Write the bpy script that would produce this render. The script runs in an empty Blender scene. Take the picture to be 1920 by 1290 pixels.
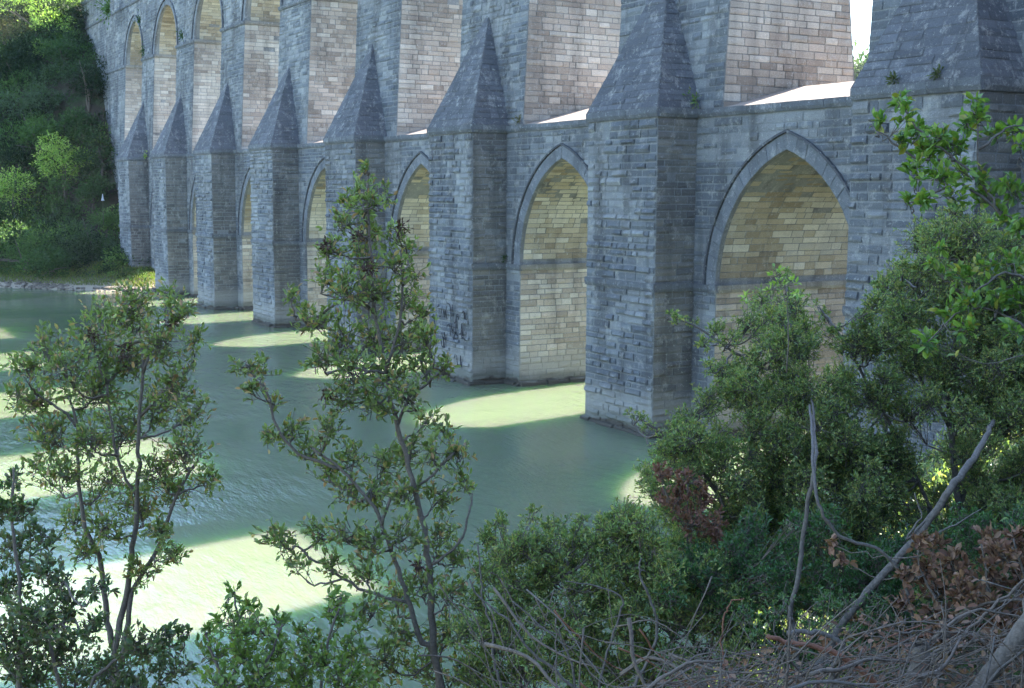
import bpy, math, random
import numpy as np
from mathutils import Vector, Matrix, noise as mnoise

# ------------------------------------------------------------------ camera, world, sun, exposure
S = bpy.context.scene
COL = S.collection
CAM = np.array([26.4204, -26.6157, 8.3663])
FPX = 2300.84                                   # focal length in pixels of a 1920 wide picture
YAW, PIT, ROL = 1.046691, 0.123290, 0.005483
_cy, _sy, _cp, _sp = math.cos(YAW), math.sin(YAW), math.cos(PIT), math.sin(PIT)
FWD = np.array([-_sy*_cp, _cy*_cp, -_sp]); RT = np.array([_cy, _sy, 0.0]); UP = np.cross(RT, FWD)
_cr, _sr = math.cos(ROL), math.sin(ROL)
RT, UP = _cr*RT + _sr*UP, -_sr*RT + _cr*UP
cd = bpy.data.cameras.new('camera'); cam = bpy.data.objects.new('camera', cd); COL.objects.link(cam)
M3 = Matrix(((RT[0], UP[0], -FWD[0]), (RT[1], UP[1], -FWD[1]), (RT[2], UP[2], -FWD[2])))
cam.matrix_world = Matrix.Translation(CAM) @ M3.to_4x4()
cd.sensor_width = 36.0; cd.lens = FPX/1920*36; cd.clip_start = 0.1; cd.clip_end = 3000
S.camera = cam

SUN_EL, SUN_DX = math.radians(34.0), -0.17      # sun stands behind the aqueduct, a little to its left
sv = Vector((SUN_DX, 1.0, 0)).normalized()*math.cos(SUN_EL) + Vector((0, 0, math.sin(SUN_EL)))
w = bpy.data.worlds.new('World'); S.world = w; w.use_nodes = True
nt = w.node_tree; nt.nodes.clear()
wo = nt.nodes.new('ShaderNodeOutputWorld'); bg = nt.nodes.new('ShaderNodeBackground'); sk = nt.nodes.new('ShaderNodeTexSky')
sk.sky_type = 'NISHITA'; sk.sun_disc = False; sk.sun_elevation = SUN_EL
sk.sun_rotation = math.atan2(sv.x, sv.y); sk.altitude = 50; sk.air_density = 1.15; sk.dust_density = .4; sk.ozone_density = 3.0
bg.inputs['Strength'].default_value = 0.105
nt.links.new(sk.outputs[0], bg.inputs[0]); nt.links.new(bg.outputs[0], wo.inputs[0])
sl = bpy.data.lights.new('sun', 'SUN'); sl.energy = 5.0; sl.angle = math.radians(0.6); sl.color = (1.0, 0.93, 0.82)
so = bpy.data.objects.new('sun', sl); COL.objects.link(so)
so.rotation_euler = sv.to_track_quat('Z', 'Y').to_euler(); so.location = (0, 60, 60)
S.view_settings.view_transform = 'Standard'; S.view_settings.look = 'None'
S.view_settings.gamma = 1.0; S.view_settings.use_curve_mapping = False
S.view_settings.exposure = 2.82

R = np.random.default_rng(7); random.seed(7)

def at(u, v, d):
    "point of the world that is d metres in front of the camera on the sight line (u, v) of the survey"
    return CAM + d*(FWD + RT*(u-960)/FPX - UP*(v-645)/FPX)
def pj(q):
    q = np.asarray(q, float) - CAM; z = q @ FWD
    return 960 + FPX*(q @ RT)/z, 645 - FPX*(q @ UP)/z, z

# ------------------------------------------------------------------ helpers
def mesh_obj(name, V, F, mat, parent=None, C=None, smooth=False, mats=None, mi=None):
    me = bpy.data.meshes.new(name)
    if isinstance(F, np.ndarray):
        V = np.ascontiguousarray(V, dtype=np.float32); n, k = F.shape
        me.vertices.add(len(V)); me.vertices.foreach_set('co', V.ravel())
        me.loops.add(n*k); me.loops.foreach_set('vertex_index', np.ascontiguousarray(F, dtype=np.int32).ravel())
        me.polygons.add(n); me.polygons.foreach_set('loop_start', np.arange(0, n*k, k, dtype=np.int32))
        me.update(calc_edges=True)
    else:
        me.from_pydata([tuple(map(float, v)) for v in V], [], F); me.update()
    if C is not None:
        a = me.color_attributes.new('Col', 'FLOAT_COLOR', 'POINT')
        C = np.asarray(C, dtype=np.float32)
        if C.shape[1] == 3: C = np.concatenate([C, np.ones((len(C), 1), np.float32)], 1)
        a.data.foreach_set('color', np.ascontiguousarray(C).ravel())
    if smooth: me.polygons.foreach_set('use_smooth', np.ones(len(me.polygons), bool))
    if mat: me.materials.append(mat)
    o = bpy.data.objects.new(name, me); COL.objects.link(o)
    if parent: o.parent = parent
    return o
def tag(o, label=None, cat=None, group=None, kind=None):
    if label: o['label'] = label
    if cat: o['category'] = cat
    if group: o['group'] = group
    if kind: o['kind'] = kind
    return o
def empty(name, loc, label, cat, group=None):
    o = bpy.data.objects.new(name, None); COL.objects.link(o); o.location = tuple(map(float, loc))
    o.empty_display_size = 0.3
    return tag(o, label, cat, group)
class MB:
    def __init__(s): s.V = []; s.F = []; s.C = []
    def add(s, V, F, c=None):
        b = len(s.V); s.V += [tuple(v) for v in V]; s.F += [tuple(i+b for i in f) for f in F]
        s.C += [(tuple(c)+(1.0,))[:4] if c is not None else (.3, .3, .3, 1.0)]*len(V)
    def obj(s, name, mat, parent=None, smooth=False, loc=None):
        V = s.V
        if loc is not None: V = [(v[0]-loc[0], v[1]-loc[1], v[2]-loc[2]) for v in V]
        return mesh_obj(name, V, s.F, mat, parent, s.C, smooth)

def nodes(m):
    m.use_nodes = True; t = m.node_tree; t.nodes.clear()
    o = t.nodes.new('ShaderNodeOutputMaterial'); p = t.nodes.new('ShaderNodeBsdfPrincipled')
    t.links.new(p.outputs[0], o.inputs[0])
    return t, p, o
def N(t, ty, **kw):
    n = t.nodes.new(ty)
    for k, v in kw.items(): setattr(n, k, v)
    return n
def mixc(t, a, b, f, mode='MIX'):
    n = N(t, 'ShaderNodeMix', data_type='RGBA', blend_type=mode)
    for s, i in ((f, 0), (a, 6), (b, 7)):
        if hasattr(s, 'links'): t.links.new(s, n.inputs[i])
        else: n.inputs[i].default_value = s if i == 0 else (*s, 1)
    return n.outputs[2]
def noise(t, vec, scale, detail=4, rough=.55):
    n = N(t, 'ShaderNodeTexNoise'); n.inputs['Scale'].default_value = scale
    n.inputs['Detail'].default_value = detail; n.inputs['Roughness'].default_value = rough
    if vec is not None: t.links.new(vec, n.inputs['Vector'])
    return n.outputs[0]
def ramp(t, f, lo, hi, a=0., b=1.):
    n = N(t, 'ShaderNodeMapRange'); n.inputs[1].default_value = lo; n.inputs[2].default_value = hi
    n.inputs[3].default_value = a; n.inputs[4].default_value = b; t.links.new(f, n.inputs[0]); return n.outputs[0]
def mapping(t, vec, sc):
    n = N(t, 'ShaderNodeMapping'); n.inputs['Scale'].default_value = sc; t.links.new(vec, n.inputs[0]); return n.outputs[0]
def bump(t, p, h, dist, strength=1.0):
    b = N(t, 'ShaderNodeBump'); b.inputs['Strength'].default_value = strength; b.inputs['Distance'].default_value = dist
    t.links.new(h, b.inputs['Height']); t.links.new(b.outputs[0], p.inputs['Normal'])

def stone_material(name, tint=(1, 1, 1), use_col=True, base=(.3, .29, .27), dark=.55):
    m = bpy.data.materials.new(name); t, p, o = nodes(m)
    g = N(t, 'ShaderNodeNewGeometry'); pos = g.outputs['Position']
    if use_col:
        a = N(t, 'ShaderNodeAttribute', attribute_name='Col'); c = a.outputs['Color']; wx = a.outputs['Alpha']      # alpha: weathering strength, lowered on jambs and vaults to imitate bounced light
    else:
        c = mixc(t, base, base, 0.0); wx = None
    def wea(f):
        if wx is None: return f
        q = N(t, 'ShaderNodeMath', operation='MULTIPLY'); t.links.new(f, q.inputs[0]); t.links.new(wx, q.inputs[1]); return q.outputs[0]
    # weathering: soft grey patches, vertical streaks, pale lime bloom, lichen flecks
    n1 = ramp(t, noise(t, pos, .35, 5), .35, .68); c = mixc(t, c, tuple(dark*x for x in (.30, .30, .30)), wea(ramp(t, n1, 0, 1, 0., .55)))
    st = ramp(t, noise(t, mapping(t, pos, (1.3, 1.3, .13)), 1.0, 5), .50, .68, 0, .6); c = mixc(t, c, (.085, .083, .085), wea(st))
    lm = ramp(t, noise(t, mapping(t, pos, (1, 1, .8)), 2.3, 8, .8), .53, .65, 0, .65); c = mixc(t, c, (.52, .50, .46), lm)
    sp = ramp(t, noise(t, pos, 7, 6, .8), .585, .67, 0, .75); c = mixc(t, c, (.62, .61, .57), sp)
    dk = ramp(t, noise(t, mapping(t, pos, (1, 1, 1.8)), 6, 6, .8), .58, .68, 0, .5); c = mixc(t, c, (.08, .08, .08), wea(dk))
    gn = ramp(t, noise(t, pos, 40, 3), .3, .7, .78, 1.18)
    mm = N(t, 'ShaderNodeMix', data_type='RGBA', blend_type='MULTIPLY'); mm.inputs[0].default_value = 1
    t.links.new(c, mm.inputs[6])
    cb = N(t, 'ShaderNodeCombineColor'); [t.links.new(gn, cb.inputs[i]) for i in range(3)]
    t.links.new(cb.outputs[0], mm.inputs[7]); c = mm.outputs[2]
    # former water levels: a bleached band over the water, a dark wet foot
    sx = N(t, 'ShaderNodeSeparateXYZ'); t.links.new(pos, sx.inputs[0]); z = sx.outputs[2]
    ad = N(t, 'ShaderNodeMath', operation='MULTIPLY_ADD'); t.links.new(noise(t, pos, .8, 4), ad.inputs[0]); ad.inputs[1].default_value = .7; t.links.new(z, ad.inputs[2])
    c = mixc(t, c, (.42, .40, .36), ramp(t, ad.outputs[0], 2.1, 1.35, 0, .75))
    c = mixc(t, c, (.13, .14, .10), ramp(t, ad.outputs[0], 1.0, .72, 0, .55))
    c = mixc(t, c, (.085, .07, .055), ramp(t, ad.outputs[0], .62, .52, 0, .85))
    c = mixc(t, c, tint, 1.0, 'MULTIPLY')
    t.links.new(c, p.inputs['Base Color']); p.inputs['Roughness'].default_value = .92
    p.inputs['Specular IOR Level'].default_value = .25
    bump(t, p, noise(t, mapping(t, pos, (1, 1, 1.6)), 6, 10, .84), .12, 1.0)
    return m
M_STONE = stone_material('grey_stone')
M_MORTAR = stone_material('mortar', use_col=False, base=(.32, .33, .335))
M_TRIM = stone_material('dressed_stone', tint=(.92, .95, 1.0))

def simple(name, col, rough=.8, nscale=6, var=.35, bd=0.0, spec=.3):
    m = bpy.data.materials.new(name); t, p, o = nodes(m)
    g = N(t, 'ShaderNodeNewGeometry').outputs['Position']
    f = noise(t, g, nscale, 6, .65)
    c = mixc(t, tuple(x*(1-var) for x in col), tuple(min(1, x*(1+var)) for x in col), ramp(t, f, .3, .7))
    t.links.new(c, p.inputs['Base Color']); p.inputs['Roughness'].default_value = rough; p.inputs['Specular IOR Level'].default_value = spec
    if bd: bump(t, p, f, bd)
    return m
M_COPING = simple('causeway_mortar', (.29, .235, .20), .9, 4, .35, .05)
M_BARK = simple('bark', (.15, .12, .095), .85, 60, .4, .006)
M_BARKG = simple('pale_grey_bark', (.125, .105, .09), .8, 45, .45, .004)
M_DEAD = simple('dead_wood', (.15, .115, .09), .85, 50, .4, .004)
M_RED = simple('red_brown_bark', (.20, .085, .05), .7, 50, .3, .003)
M_ROCK = simple('shore_rock', (.20, .165, .13), .9, 2, .6, .05)
M_PAINT = simple('black_paint', (.02, .02, .03), .6, 8, .2)
M_WHITE = simple('white_plastic', (.5, .52, .55), .5, 3, .1)

def leaf_material(name, trans=.35, rough=.42, spec=.5):
    m = bpy.data.materials.new(name); t, p, o = nodes(m)
    a = N(t, 'ShaderNodeAttribute', attribute_name='Col')
    t.links.new(a.outputs['Color'], p.inputs['Base Color']); p.inputs['Roughness'].default_value = rough
    p.inputs['Specular IOR Level'].default_value = spec
    tr = N(t, 'ShaderNodeBsdfTranslucent'); mx = N(t, 'ShaderNodeMixShader'); mx.inputs[0].default_value = trans
    c = mixc(t, a.outputs['Color'], (1.25, 1.5, .7), 1.0, 'MULTIPLY'); t.links.new(c, tr.inputs[0])
    t.links.new(p.outputs[0], mx.inputs[1]); t.links.new(tr.outputs[0], mx.inputs[2]); t.links.new(mx.outputs[0], o.inputs[0])
    return m
M_LEAF = leaf_material('leaf', .32, .38, .5)
M_LEAFD = leaf_material('dry_leaf', .2, .7, .2)
M_HILL = leaf_material('hill_leaf', .3, .6, .2)

# ------------------------------------------------------------------ water
mw = bpy.data.materials.new('murky_green_water'); t, p, o = nodes(mw)
g = N(t, 'ShaderNodeNewGeometry').outputs['Position']
p.inputs['Base Color'].default_value = (.150, .190, .108, 1); p.inputs['Roughness'].default_value = .05; p.inputs['IOR'].default_value = 1.333
p.inputs['Subsurface Weight'].default_value = 1.0
p.inputs['Subsurface Radius'].default_value = (.45, 1.0, .25); p.inputs['Subsurface Scale'].default_value = 2.2
p.subsurface_method = 'BURLEY'
rt = N(t, 'ShaderNodeMapping'); rt.inputs['Rotation'].default_value = (0, 0, math.radians(28)); rt.inputs['Scale'].default_value = (.9, 2.6, 1)
t.links.new(g, rt.inputs[0])
w1 = noise(t, rt.outputs[0], 1.1, 3, .5)
w2 = noise(t, rt.outputs[0], 4.0, 3, .55)
wm = N(t, 'ShaderNodeMath', operation='MULTIPLY_ADD'); t.links.new(w2, wm.inputs[0]); wm.inputs[1].default_value = .35; t.links.new(w1, wm.inputs[2])
bw = N(t, 'ShaderNodeMath', operation='MULTIPLY'); t.links.new(wm.outputs[0], bw.inputs[0]); t.links.new(ramp(t, noise(t, mapping(t, g, (1, .55, 1)), .10, 3), .40, .64, .2, 1.5), bw.inputs[1])
bump(t, p, bw.outputs[0], .075, 1.0)
wv = [(-420, -300, 0), (300, -300, 0), (300, 420, 0), (-420, 420, 0)]
water = mesh_obj('water', wv, [(0, 1, 2, 3)], mw); tag(water, 'still green lake water with sunlit patches', kind='structure')

# ------------------------------------------------------------------ terrain (one sheet: near bank, left hill, far hills, lake bed)
def hsh(x, y, s=1.0): return mnoise.noise(Vector((x*s, y*s, 3.7)))
PE = [-60, -8, 0, 3, 8, 13, 17, 20, 24, 30, 40, 60, 120, 400]
PH = [-4, -2.2, 0, .5, 1.2, 2.2, 3.4, 5.2, 10.5, 18.5, 27, 38, 52, 60]
def shore_x(y):
    return -73.5 + (0.0 if y > -1 else (y+1)*1.15) + .9*hsh(0, y, .35)
def height(x, y):
    F = -(x-CAM[0])*.866 + (y-CAM[1])*.5; Rr = (x-CAM[0])*.5 + (y-CAM[1])*.866
    nb = 6.15 - .45*max(F, -6) + .88*Rr if Rr > 0 else 6.15 - .5*max(F, -6) + .6*Rr
    nb = min(nb, 9 + .1*nb)
    nb = max(nb, min(38, (x-38)*.85 + 2*hsh(x, y, .05)) if y < 30 else -9)  # right valley side, out of view, raised to shade the right-facing stone
    e = shore_x(y) - x
    hl = np.interp(e, PE, PH) + (.8*hsh(x, y, .12)*min(1, max(0, e/12)))
    if y > 8: hl -= min(30, (y-8)*.25)
    hf = (y - 90 - 12*hsh(x, 0, .01))*.55
    hf = min(hf, 30 + 8*hsh(x, y, .008))
    return max(nb + .18*hsh(x, y, .7), hl, hf, -4.0)
def grid_axis(c, n, span, k):
    s = np.linspace(-1, 1, n); return c + span*np.sinh(k*s)/math.sinh(k)
gx = np.concatenate([np.linspace(-900, -170, 14)[:-1], np.arange(-170, 45, 1.25), np.linspace(50, 900, 16)])
gy = np.concatenate([np.linspace(-900, -75, 14)[:-1], np.arange(-75, 40, 1.25), np.arange(40, 200, 8), np.linspace(210, 1400, 14)])
TV = np.array([(x, y, height(x, y)) for x in gx for y in gy]); ny = len(gy); nx = len(gx)
ii = (np.arange(nx-1)[:, None]*ny + np.arange(ny-1)[None, :]).ravel()
TF = np.stack([ii, ii+ny, ii+ny+1, ii+1], 1)
mg = bpy.data.materials.new('earth_and_litter'); t, p, o = nodes(mg)
g = N(t, 'ShaderNodeNewGeometry').outputs['Position']
c = mixc(t, (.035, .026, .018), (.07, .052, .034), ramp(t, noise(t, g, 2.5, 7, .7), .35, .65))
c = mixc(t, c, (.05, .075, .025), ramp(t, noise(t, g, .5, 6, .6), .45, .6, 0, .8))
sx = N(t, 'ShaderNodeSeparateXYZ'); t.links.new(g, sx.inputs[0])
c = mixc(t, c, (.36, .29, .21), ramp(t, sx.outputs[2], 1.0, .5, 0, 1))
t.links.new(c, p.inputs['Base Color']); p.inputs['Roughness'].default_value = .95
bump(t, p, noise(t, g, 7, 8, .7), .08)
ground = mesh_obj('ground', TV, TF, mg, smooth=True); tag(ground, 'earthen banks and hills around the lake', kind='structure')

# ------------------------------------------------------------------ the aqueduct
XP = [18.75, 5.857, -7.111, -20.172, -32.975, -45.88, -58.583, -71.056, -83.405]   # right front corners of the buttresses
W, D = 4.145, 1.673
ZS, ZC, ZU, ZT, ZTOP = 5.17, 11.0, 19.8, 25.3, 28.2
YB = 6.6
BT = .05
def fy(z): return .1 + BT*(z-11.2)
def by(z): return 6.05 - .13*(z-12.3)
ROFF = [-1.2, -1.3, -.9, -.7, -.4, -.15, .05, .25]
bays = []                                         # (xL, xR) lower, (xL, xR) upper
for i in range(len(XP)-1):
    xl, xr = XP[i+1]+1.2, XP[i]-W-1.1
    bays.append(((xl, xr), (XP[i+1]+1.2, XP[i]-W+ROFF[i])))
bays.append((None, (-93.0, -86.5)))               # the last, upper arch before the hillside
LR, UR = 4.45, 3.85                               # arch rises
def arc(xl, xr, zs, rise, n=12, off=0.0):
    "pointed arch curve from left springing to apex to right springing"
    a = (xr-xl)/2; r = (a*a+rise*rise)/(2*a); cx = xl + r
    th = math.asin(min(1, rise/r)); pts = []
    ro = r + off
    tho = math.acos(max(-1, min(1, (r-a)/ro)))
    for k in range(n+1):
        q = tho*k/n; pts.append((cx - ro*math.cos(q), zs + ro*math.sin(q)))
    pts[-1] = ((xl+xr)/2, pts[-1][1])
    return pts + [(xl+xr-x, z) for x, z in pts[-2::-1]]
def open_interval(xl, xr, zs, rise, z, off=0.0):
    if z <= zs: return (xl-off*0, xr+off*0)
    a = (xr-xl)/2; r = (a*a+rise*rise)/(2*a); ro = r+off; dz = z-zs
    if dz >= ro: return None
    x = xl + r - math.sqrt(ro*ro-dz*dz)
    return (x, xl+xr-x) if x < (xl+xr)/2 else None

AQ = empty('aqueduct', (-40, 3, 0), 'long two-tiered grey stone aqueduct with pointed arches and pyramid-capped buttresses standing in the lake', 'aqueduct')
AQL = np.array([-40., 3., 0.])
def local(V): return [(v[0]-AQL[0], v[1]-AQL[1], v[2]-AQL[2]) for v in V]

def wall_bay(x0, x1, z0, z1, op, rise, zs, yf, yb):
    "solid wall with one pointed opening cut through; returns verts, faces"
    out = [(x0, z0)]
    if op: 
        out += [(op[0]-.008, z0)] + arc(op[0]-.008, op[1]+.008, zs, rise+.008, 40) + [(op[1]+.008, z0)]
    out += [(x1, z0), (x1, z1), (x0, z1)]
    n = len(out)
    V = [(x, yf(z), z) for x, z in out] + [(x, yb(z), z) for x, z in out]
    F = [tuple(range(n)), tuple(range(2*n-1, n-1, -1))]
    for k in range(n):
        a, b = k, (k+1) % n
        if out[a][0] == out[b][0] and out[a][0] in (x0, x1): continue
        F.append((a, a+n, b+n, b))
    return V, F
core = MB()
edges_x = [XP[i]-W/2 for i in range(len(XP))]      # bay borders at buttress centres
for i in range(len(XP)-1):
    V, F = wall_bay(edges_x[i+1], edges_x[i], -1.5, ZC+.14, bays[i][0], LR, ZS+.1, lambda z: 0., lambda z: YB)
    core.add(local(V), F)
V, F = wall_bay(-112, edges_x[-1], -1.5, ZC+.14, None, 0, 0, lambda z: 0., lambda z: YB); core.add(local(V), F)
V, F = wall_bay(edges_x[0], 32, -1.5, ZC+.14, None, 0, 0, lambda z: 0., lambda z: YB); core.add(local(V), F)
lower_wall = core.obj('lower_wall', M_MORTAR, AQ)
core = MB()
for i in range(len(XP)-1):
    V, F = wall_bay(edges_x[i+1], edges_x[i], ZC+.141, ZTOP, bays[i][1], UR, ZU, fy, by); core.add(local(V), F)
V, F = wall_bay(-114, edges_x[-1], ZC+.141, ZTOP, bays[-1][1], UR, ZU, fy, by); core.add(local(V), F)
V, F = wall_bay(edges_x[0], 32, ZC+.141, ZTOP, None, 0, 0, fy, by); core.add(local(V), F)
upper_wall = core.obj('upper_wall', M_MORTAR, AQ)

# ---- stones: every block is real geometry standing proud of the mortar
PAL = {'front': ((.15, .165, .19), (.175, .19, .215), (.195, .21, .235), (.215, .23, .25), (.25, .265, .28), (.36, .365, .37)),  # blue of the sky light is tinted into the front stones
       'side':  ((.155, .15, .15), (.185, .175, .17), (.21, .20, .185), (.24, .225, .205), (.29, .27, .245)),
       'jamb':  ((.38, .315, .26), (.46, .385, .32), (.53, .45, .375), (.58, .495, .42), (.61, .53, .45), (.68, .62, .54)),  # jamb and vault colours brightened and warmed to imitate bounced light
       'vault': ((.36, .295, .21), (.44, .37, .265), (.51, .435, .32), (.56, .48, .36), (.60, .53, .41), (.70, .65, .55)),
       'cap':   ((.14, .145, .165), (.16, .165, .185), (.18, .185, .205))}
PN = {'vault': .33, 'jamb': .3}
class Stones:
    def __init__(s, owner): s.owner = owner; s.items = []
def make_stone(Pf, u0, u1, v0, v1, h, gap):
    "block on the parametric surface Pf(u, v, out)"
    g = gap/2; u0 += g*R.uniform(.5, 1.5); u1 -= g*R.uniform(.5, 1.5); v0 += g; v1 -= g
    if u1-u0 < .05 or v1-v0 < .05: return None
    n = 1 if u1-u0 < .35 else (2 if u1-u0 < .7 else 3)
    us = np.linspace(u0, u1, n+1); us[1:-1] += R.uniform(-.05, .05, n-1)
    e = h*.45; V = []
    vm = v0 + (v1-v0)*R.uniform(.25, .5)
    tilt = R.uniform(-.012, .012)
    for r, v in enumerate((v0, vm, v1)):
        for k, u in enumerate(us):
            rim = (k in (0, n)) or r in (0, 2)
            o_ = (e if rim else h) * R.uniform(.75, 1.25) if h > 0 else 0
            if r == 1 and k in (0, n): o_ = h*.8*R.uniform(.8, 1.1)
            if r == 0: o_ *= .9
            uu = u + (R.uniform(.0, .018) if k == 0 else (-R.uniform(0, .018) if k == n else 0))
            vv = v + (R.uniform(0, .014) if r == 0 else (-R.uniform(0, .014) if r == 2 else 0))
            V.append(Pf(uu, vv, max(.004, o_ + tilt)))
    m = n+1; F = []
    for r in range(2):
        for k in range(n): F.append((r*m+k, r*m+k+1, (r+1)*m+k+1, (r+1)*m+k))
    ring = list(range(m)) + [m+n] + list(range(2*m+n, 2*m-1, -1)) + [m]
    b = len(V)
    uv = [(u, v0) for u in us] + [(u1, vm)] + [(u, v1) for u in us[::-1]] + [(u0, vm)]
    for u, v in uv: V.append(Pf(u, v, -.01))
    L = len(ring)
    for k in range(L): F.append((ring[k], b+k, b+(k+1) % L, ring[(k+1) % L]))
    return V, F
def lay(dest, Pf, vlo, vhi, intervals, kind, ch=(.18, .30), ln=(.28, .95), proud=(.006, .05), gap=.036, skip=None):
    v = vlo; pal = PAL[kind]
    while v < vhi - .08:
        c = R.uniform(*ch); 
        if vhi - v - c < .14: c = vhi - v
        for (a, b) in intervals(v + c/2):
            u = a
            while u < b - .04:
                l = R.uniform(*ln)
                if b - u - l < .22: l = b - u
                if not (skip and skip(u+l/2, v+c/2)) and R.random() > .012:
                    s = make_stone(Pf, u, u+l, v, v+c, proud[0]+(proud[1]-proud[0])*R.random()**1.6*1.35, gap)
                    if s:
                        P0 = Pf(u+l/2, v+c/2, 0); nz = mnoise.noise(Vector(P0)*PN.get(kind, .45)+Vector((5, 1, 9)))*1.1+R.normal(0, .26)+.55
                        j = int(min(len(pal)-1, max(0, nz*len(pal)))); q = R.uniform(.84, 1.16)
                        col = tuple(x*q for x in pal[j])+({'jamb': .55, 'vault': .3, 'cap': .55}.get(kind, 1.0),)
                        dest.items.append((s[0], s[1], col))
                u += l
        v += c
SL = Stones(lower_wall); SU = Stones(upper_wall)
# lower wall front between the buttresses
XEND = -92.5
def sub(iv, cut):
    out = []
    for a, b in iv:
        if cut is None or cut[1] <= a or cut[0] >= b: out.append((a, b)); continue
        if cut[0] > a: out.append((a, cut[0]))
        if cut[1] < b: out.append((cut[1], b))
    return out
for i in range(len(XP)-1):
    xa, xb = XP[i+1], XP[i]-W; op = bays[i][0]
    def iv(z, xa=xa, xb=xb, op=op):
        c = open_interval(op[0], op[1], ZS+.1, LR, z, .5 if z > ZS+.1 else 0.)
        return sub([(xa, xb)], c)
    lay(SL, lambda u, v, o_: (u, -o_, v), -.5, ZC-.15, iv, 'front')
    # left jamb (faces +x) and the left half of the vault
    xl = op[0]
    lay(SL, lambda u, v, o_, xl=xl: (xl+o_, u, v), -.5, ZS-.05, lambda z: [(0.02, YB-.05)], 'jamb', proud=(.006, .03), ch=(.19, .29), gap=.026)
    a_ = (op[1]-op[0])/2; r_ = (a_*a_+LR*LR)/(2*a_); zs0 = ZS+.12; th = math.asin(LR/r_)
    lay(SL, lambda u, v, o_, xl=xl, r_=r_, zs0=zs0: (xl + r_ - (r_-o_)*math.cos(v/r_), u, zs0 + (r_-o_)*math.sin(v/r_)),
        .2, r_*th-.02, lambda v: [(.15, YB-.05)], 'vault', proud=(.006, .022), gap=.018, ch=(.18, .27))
lay(SL, lambda u, v, o_: (u, -o_, v), 2, ZC-.15, lambda z: [(-96.5 + (11-z)*.43, XP[-1]-W)], 'front')
# upper wall front, jambs, vaults
def ivu(z):
    iv = [(-112 + (28-z)*.9, 24.0)]
    for (_, op) in bays: iv = sub(iv, open_interval(op[0], op[1], ZU, UR, z, .45 if z > ZU else 0.))
    return iv
def skip_u(x, z):
    for X in XP:
        if z < 16.2 and abs(x-(X-2.39+(0))) < (W/2+.2)*(16.3-z)/5.2 - .25: return True
    return x < -94.8-(z-11.2)*.66 and False
lay(SU, lambda u, v, o_: (u, fy(v)-o_, v), ZC+.2, ZU-.12, ivu, 'front', skip=skip_u)
lay(SU, lambda u, v, o_: (u, fy(v)-o_, v), ZU+.12, ZT-.1, ivu, 'front')
lay(SU, lambda u, v, o_: (u, fy(v)-o_, v), ZT+.12, ZTOP-.4, lambda z: [(-112, 10.)], 'front', ln=(.4, 1.2))
for (lo, op) in bays:
    xl = op[0]
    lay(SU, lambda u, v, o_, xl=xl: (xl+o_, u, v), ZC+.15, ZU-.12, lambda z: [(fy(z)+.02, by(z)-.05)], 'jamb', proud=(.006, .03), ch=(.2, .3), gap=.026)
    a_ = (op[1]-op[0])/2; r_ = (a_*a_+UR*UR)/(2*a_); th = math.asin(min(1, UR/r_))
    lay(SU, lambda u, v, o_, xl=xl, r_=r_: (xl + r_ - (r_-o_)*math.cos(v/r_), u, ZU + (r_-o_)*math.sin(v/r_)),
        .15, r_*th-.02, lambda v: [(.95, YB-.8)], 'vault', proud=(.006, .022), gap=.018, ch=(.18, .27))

# ---- buttresses
buttresses = []; SB = []
for i, X in enumerate(XP):
    m = MB(); x0, x1 = X-W, X; b = .012*11
    V = [(x0-.0, -D, -1.5), (x1, -D, -1.5), (x1, .05, -1.5), (x0, .05, -1.5), (x0, -D, ZC-.1), (x1, -D, ZC-.1), (x1, .05, ZC-.1), (x0, .05, ZC-.1)]
    m.add(local(V), [(0, 1, 5, 4), (1, 2, 6, 5), (3, 0, 4, 7), (4, 5, 6, 7)])
    bo = m.obj('buttress', M_MORTAR, AQ); buttresses.append(bo)
    st = Stones(bo); SB.append(st)
    lay(st, lambda u, v, o_: (u, -D-o_, v), -.5, ZC-.15, lambda z, x0=x0, x1=x1: [(x0, x1)], 'front', proud=(.01, .10), gap=.05, ch=(.20, .31))
    lay(st, lambda u, v, o_, x1=x1: (x1+o_, u, v), -.5, ZC-.15, lambda z: [(-D, 0)], 'side', proud=(.012, .05), gap=.035)
    # pyramid cap leaning on the upper wall
    ax, az = X-2.39, 16.42; ay = fy(az)+.12; z0 = ZC+.19
    A = np.array((ax, ay, az)); f0 = np.array((x0-.07, -D-.07, z0)); f1 = np.array((x1+.07, -D-.07, z0)); s1 = np.array((x1+.07, .3, z0)); s0 = np.array((x0-.07, .3, z0))
    m = MB(); m.add(local([f0, f1, s1, s0, A]), [(0, 1, 4), (1, 2, 4), (3, 0, 4), (0, 3, 2, 1)])
    cap = m.obj('pyramid_cap', M_TRIM, bo, loc=None); 
    for v in cap.data.color_attributes['Col'].data: v.color = (.16, .155, .155, 1)
    cs = Stones(cap)
    for (p0, p1) in ((f0, f1), (f1, s1)):
        e1 = (p1-p0); Lb = np.linalg.norm(e1); e1 = e1/Lb; tt = (A-p0) @ e1; foot = p0+e1*tt; e2 = A-foot; H = np.linalg.norm(e2); e2 /= H
        nn = np.cross(e1, e2); nn = nn if nn[1] < 0 or nn[0] > 0 else -nn
        def ivc(v, Lb=Lb, tt=tt, H=H):
            q = v/H; a = tt*q; b_ = Lb + (tt-Lb)*q; return [(a+.02, b_-.02)] if b_-a > .15 else []
        lay(cs, lambda u, v, o_, p0=p0, e1=e1, e2=e2, nn=nn: tuple(p0+e1*u+e2*v+nn*o_), .03, H-.25, ivc, 'cap', ch=(.2, .3), ln=(.4, 1.1), proud=(.006, .028), gap=.022)
    SB.append(cs)

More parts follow.
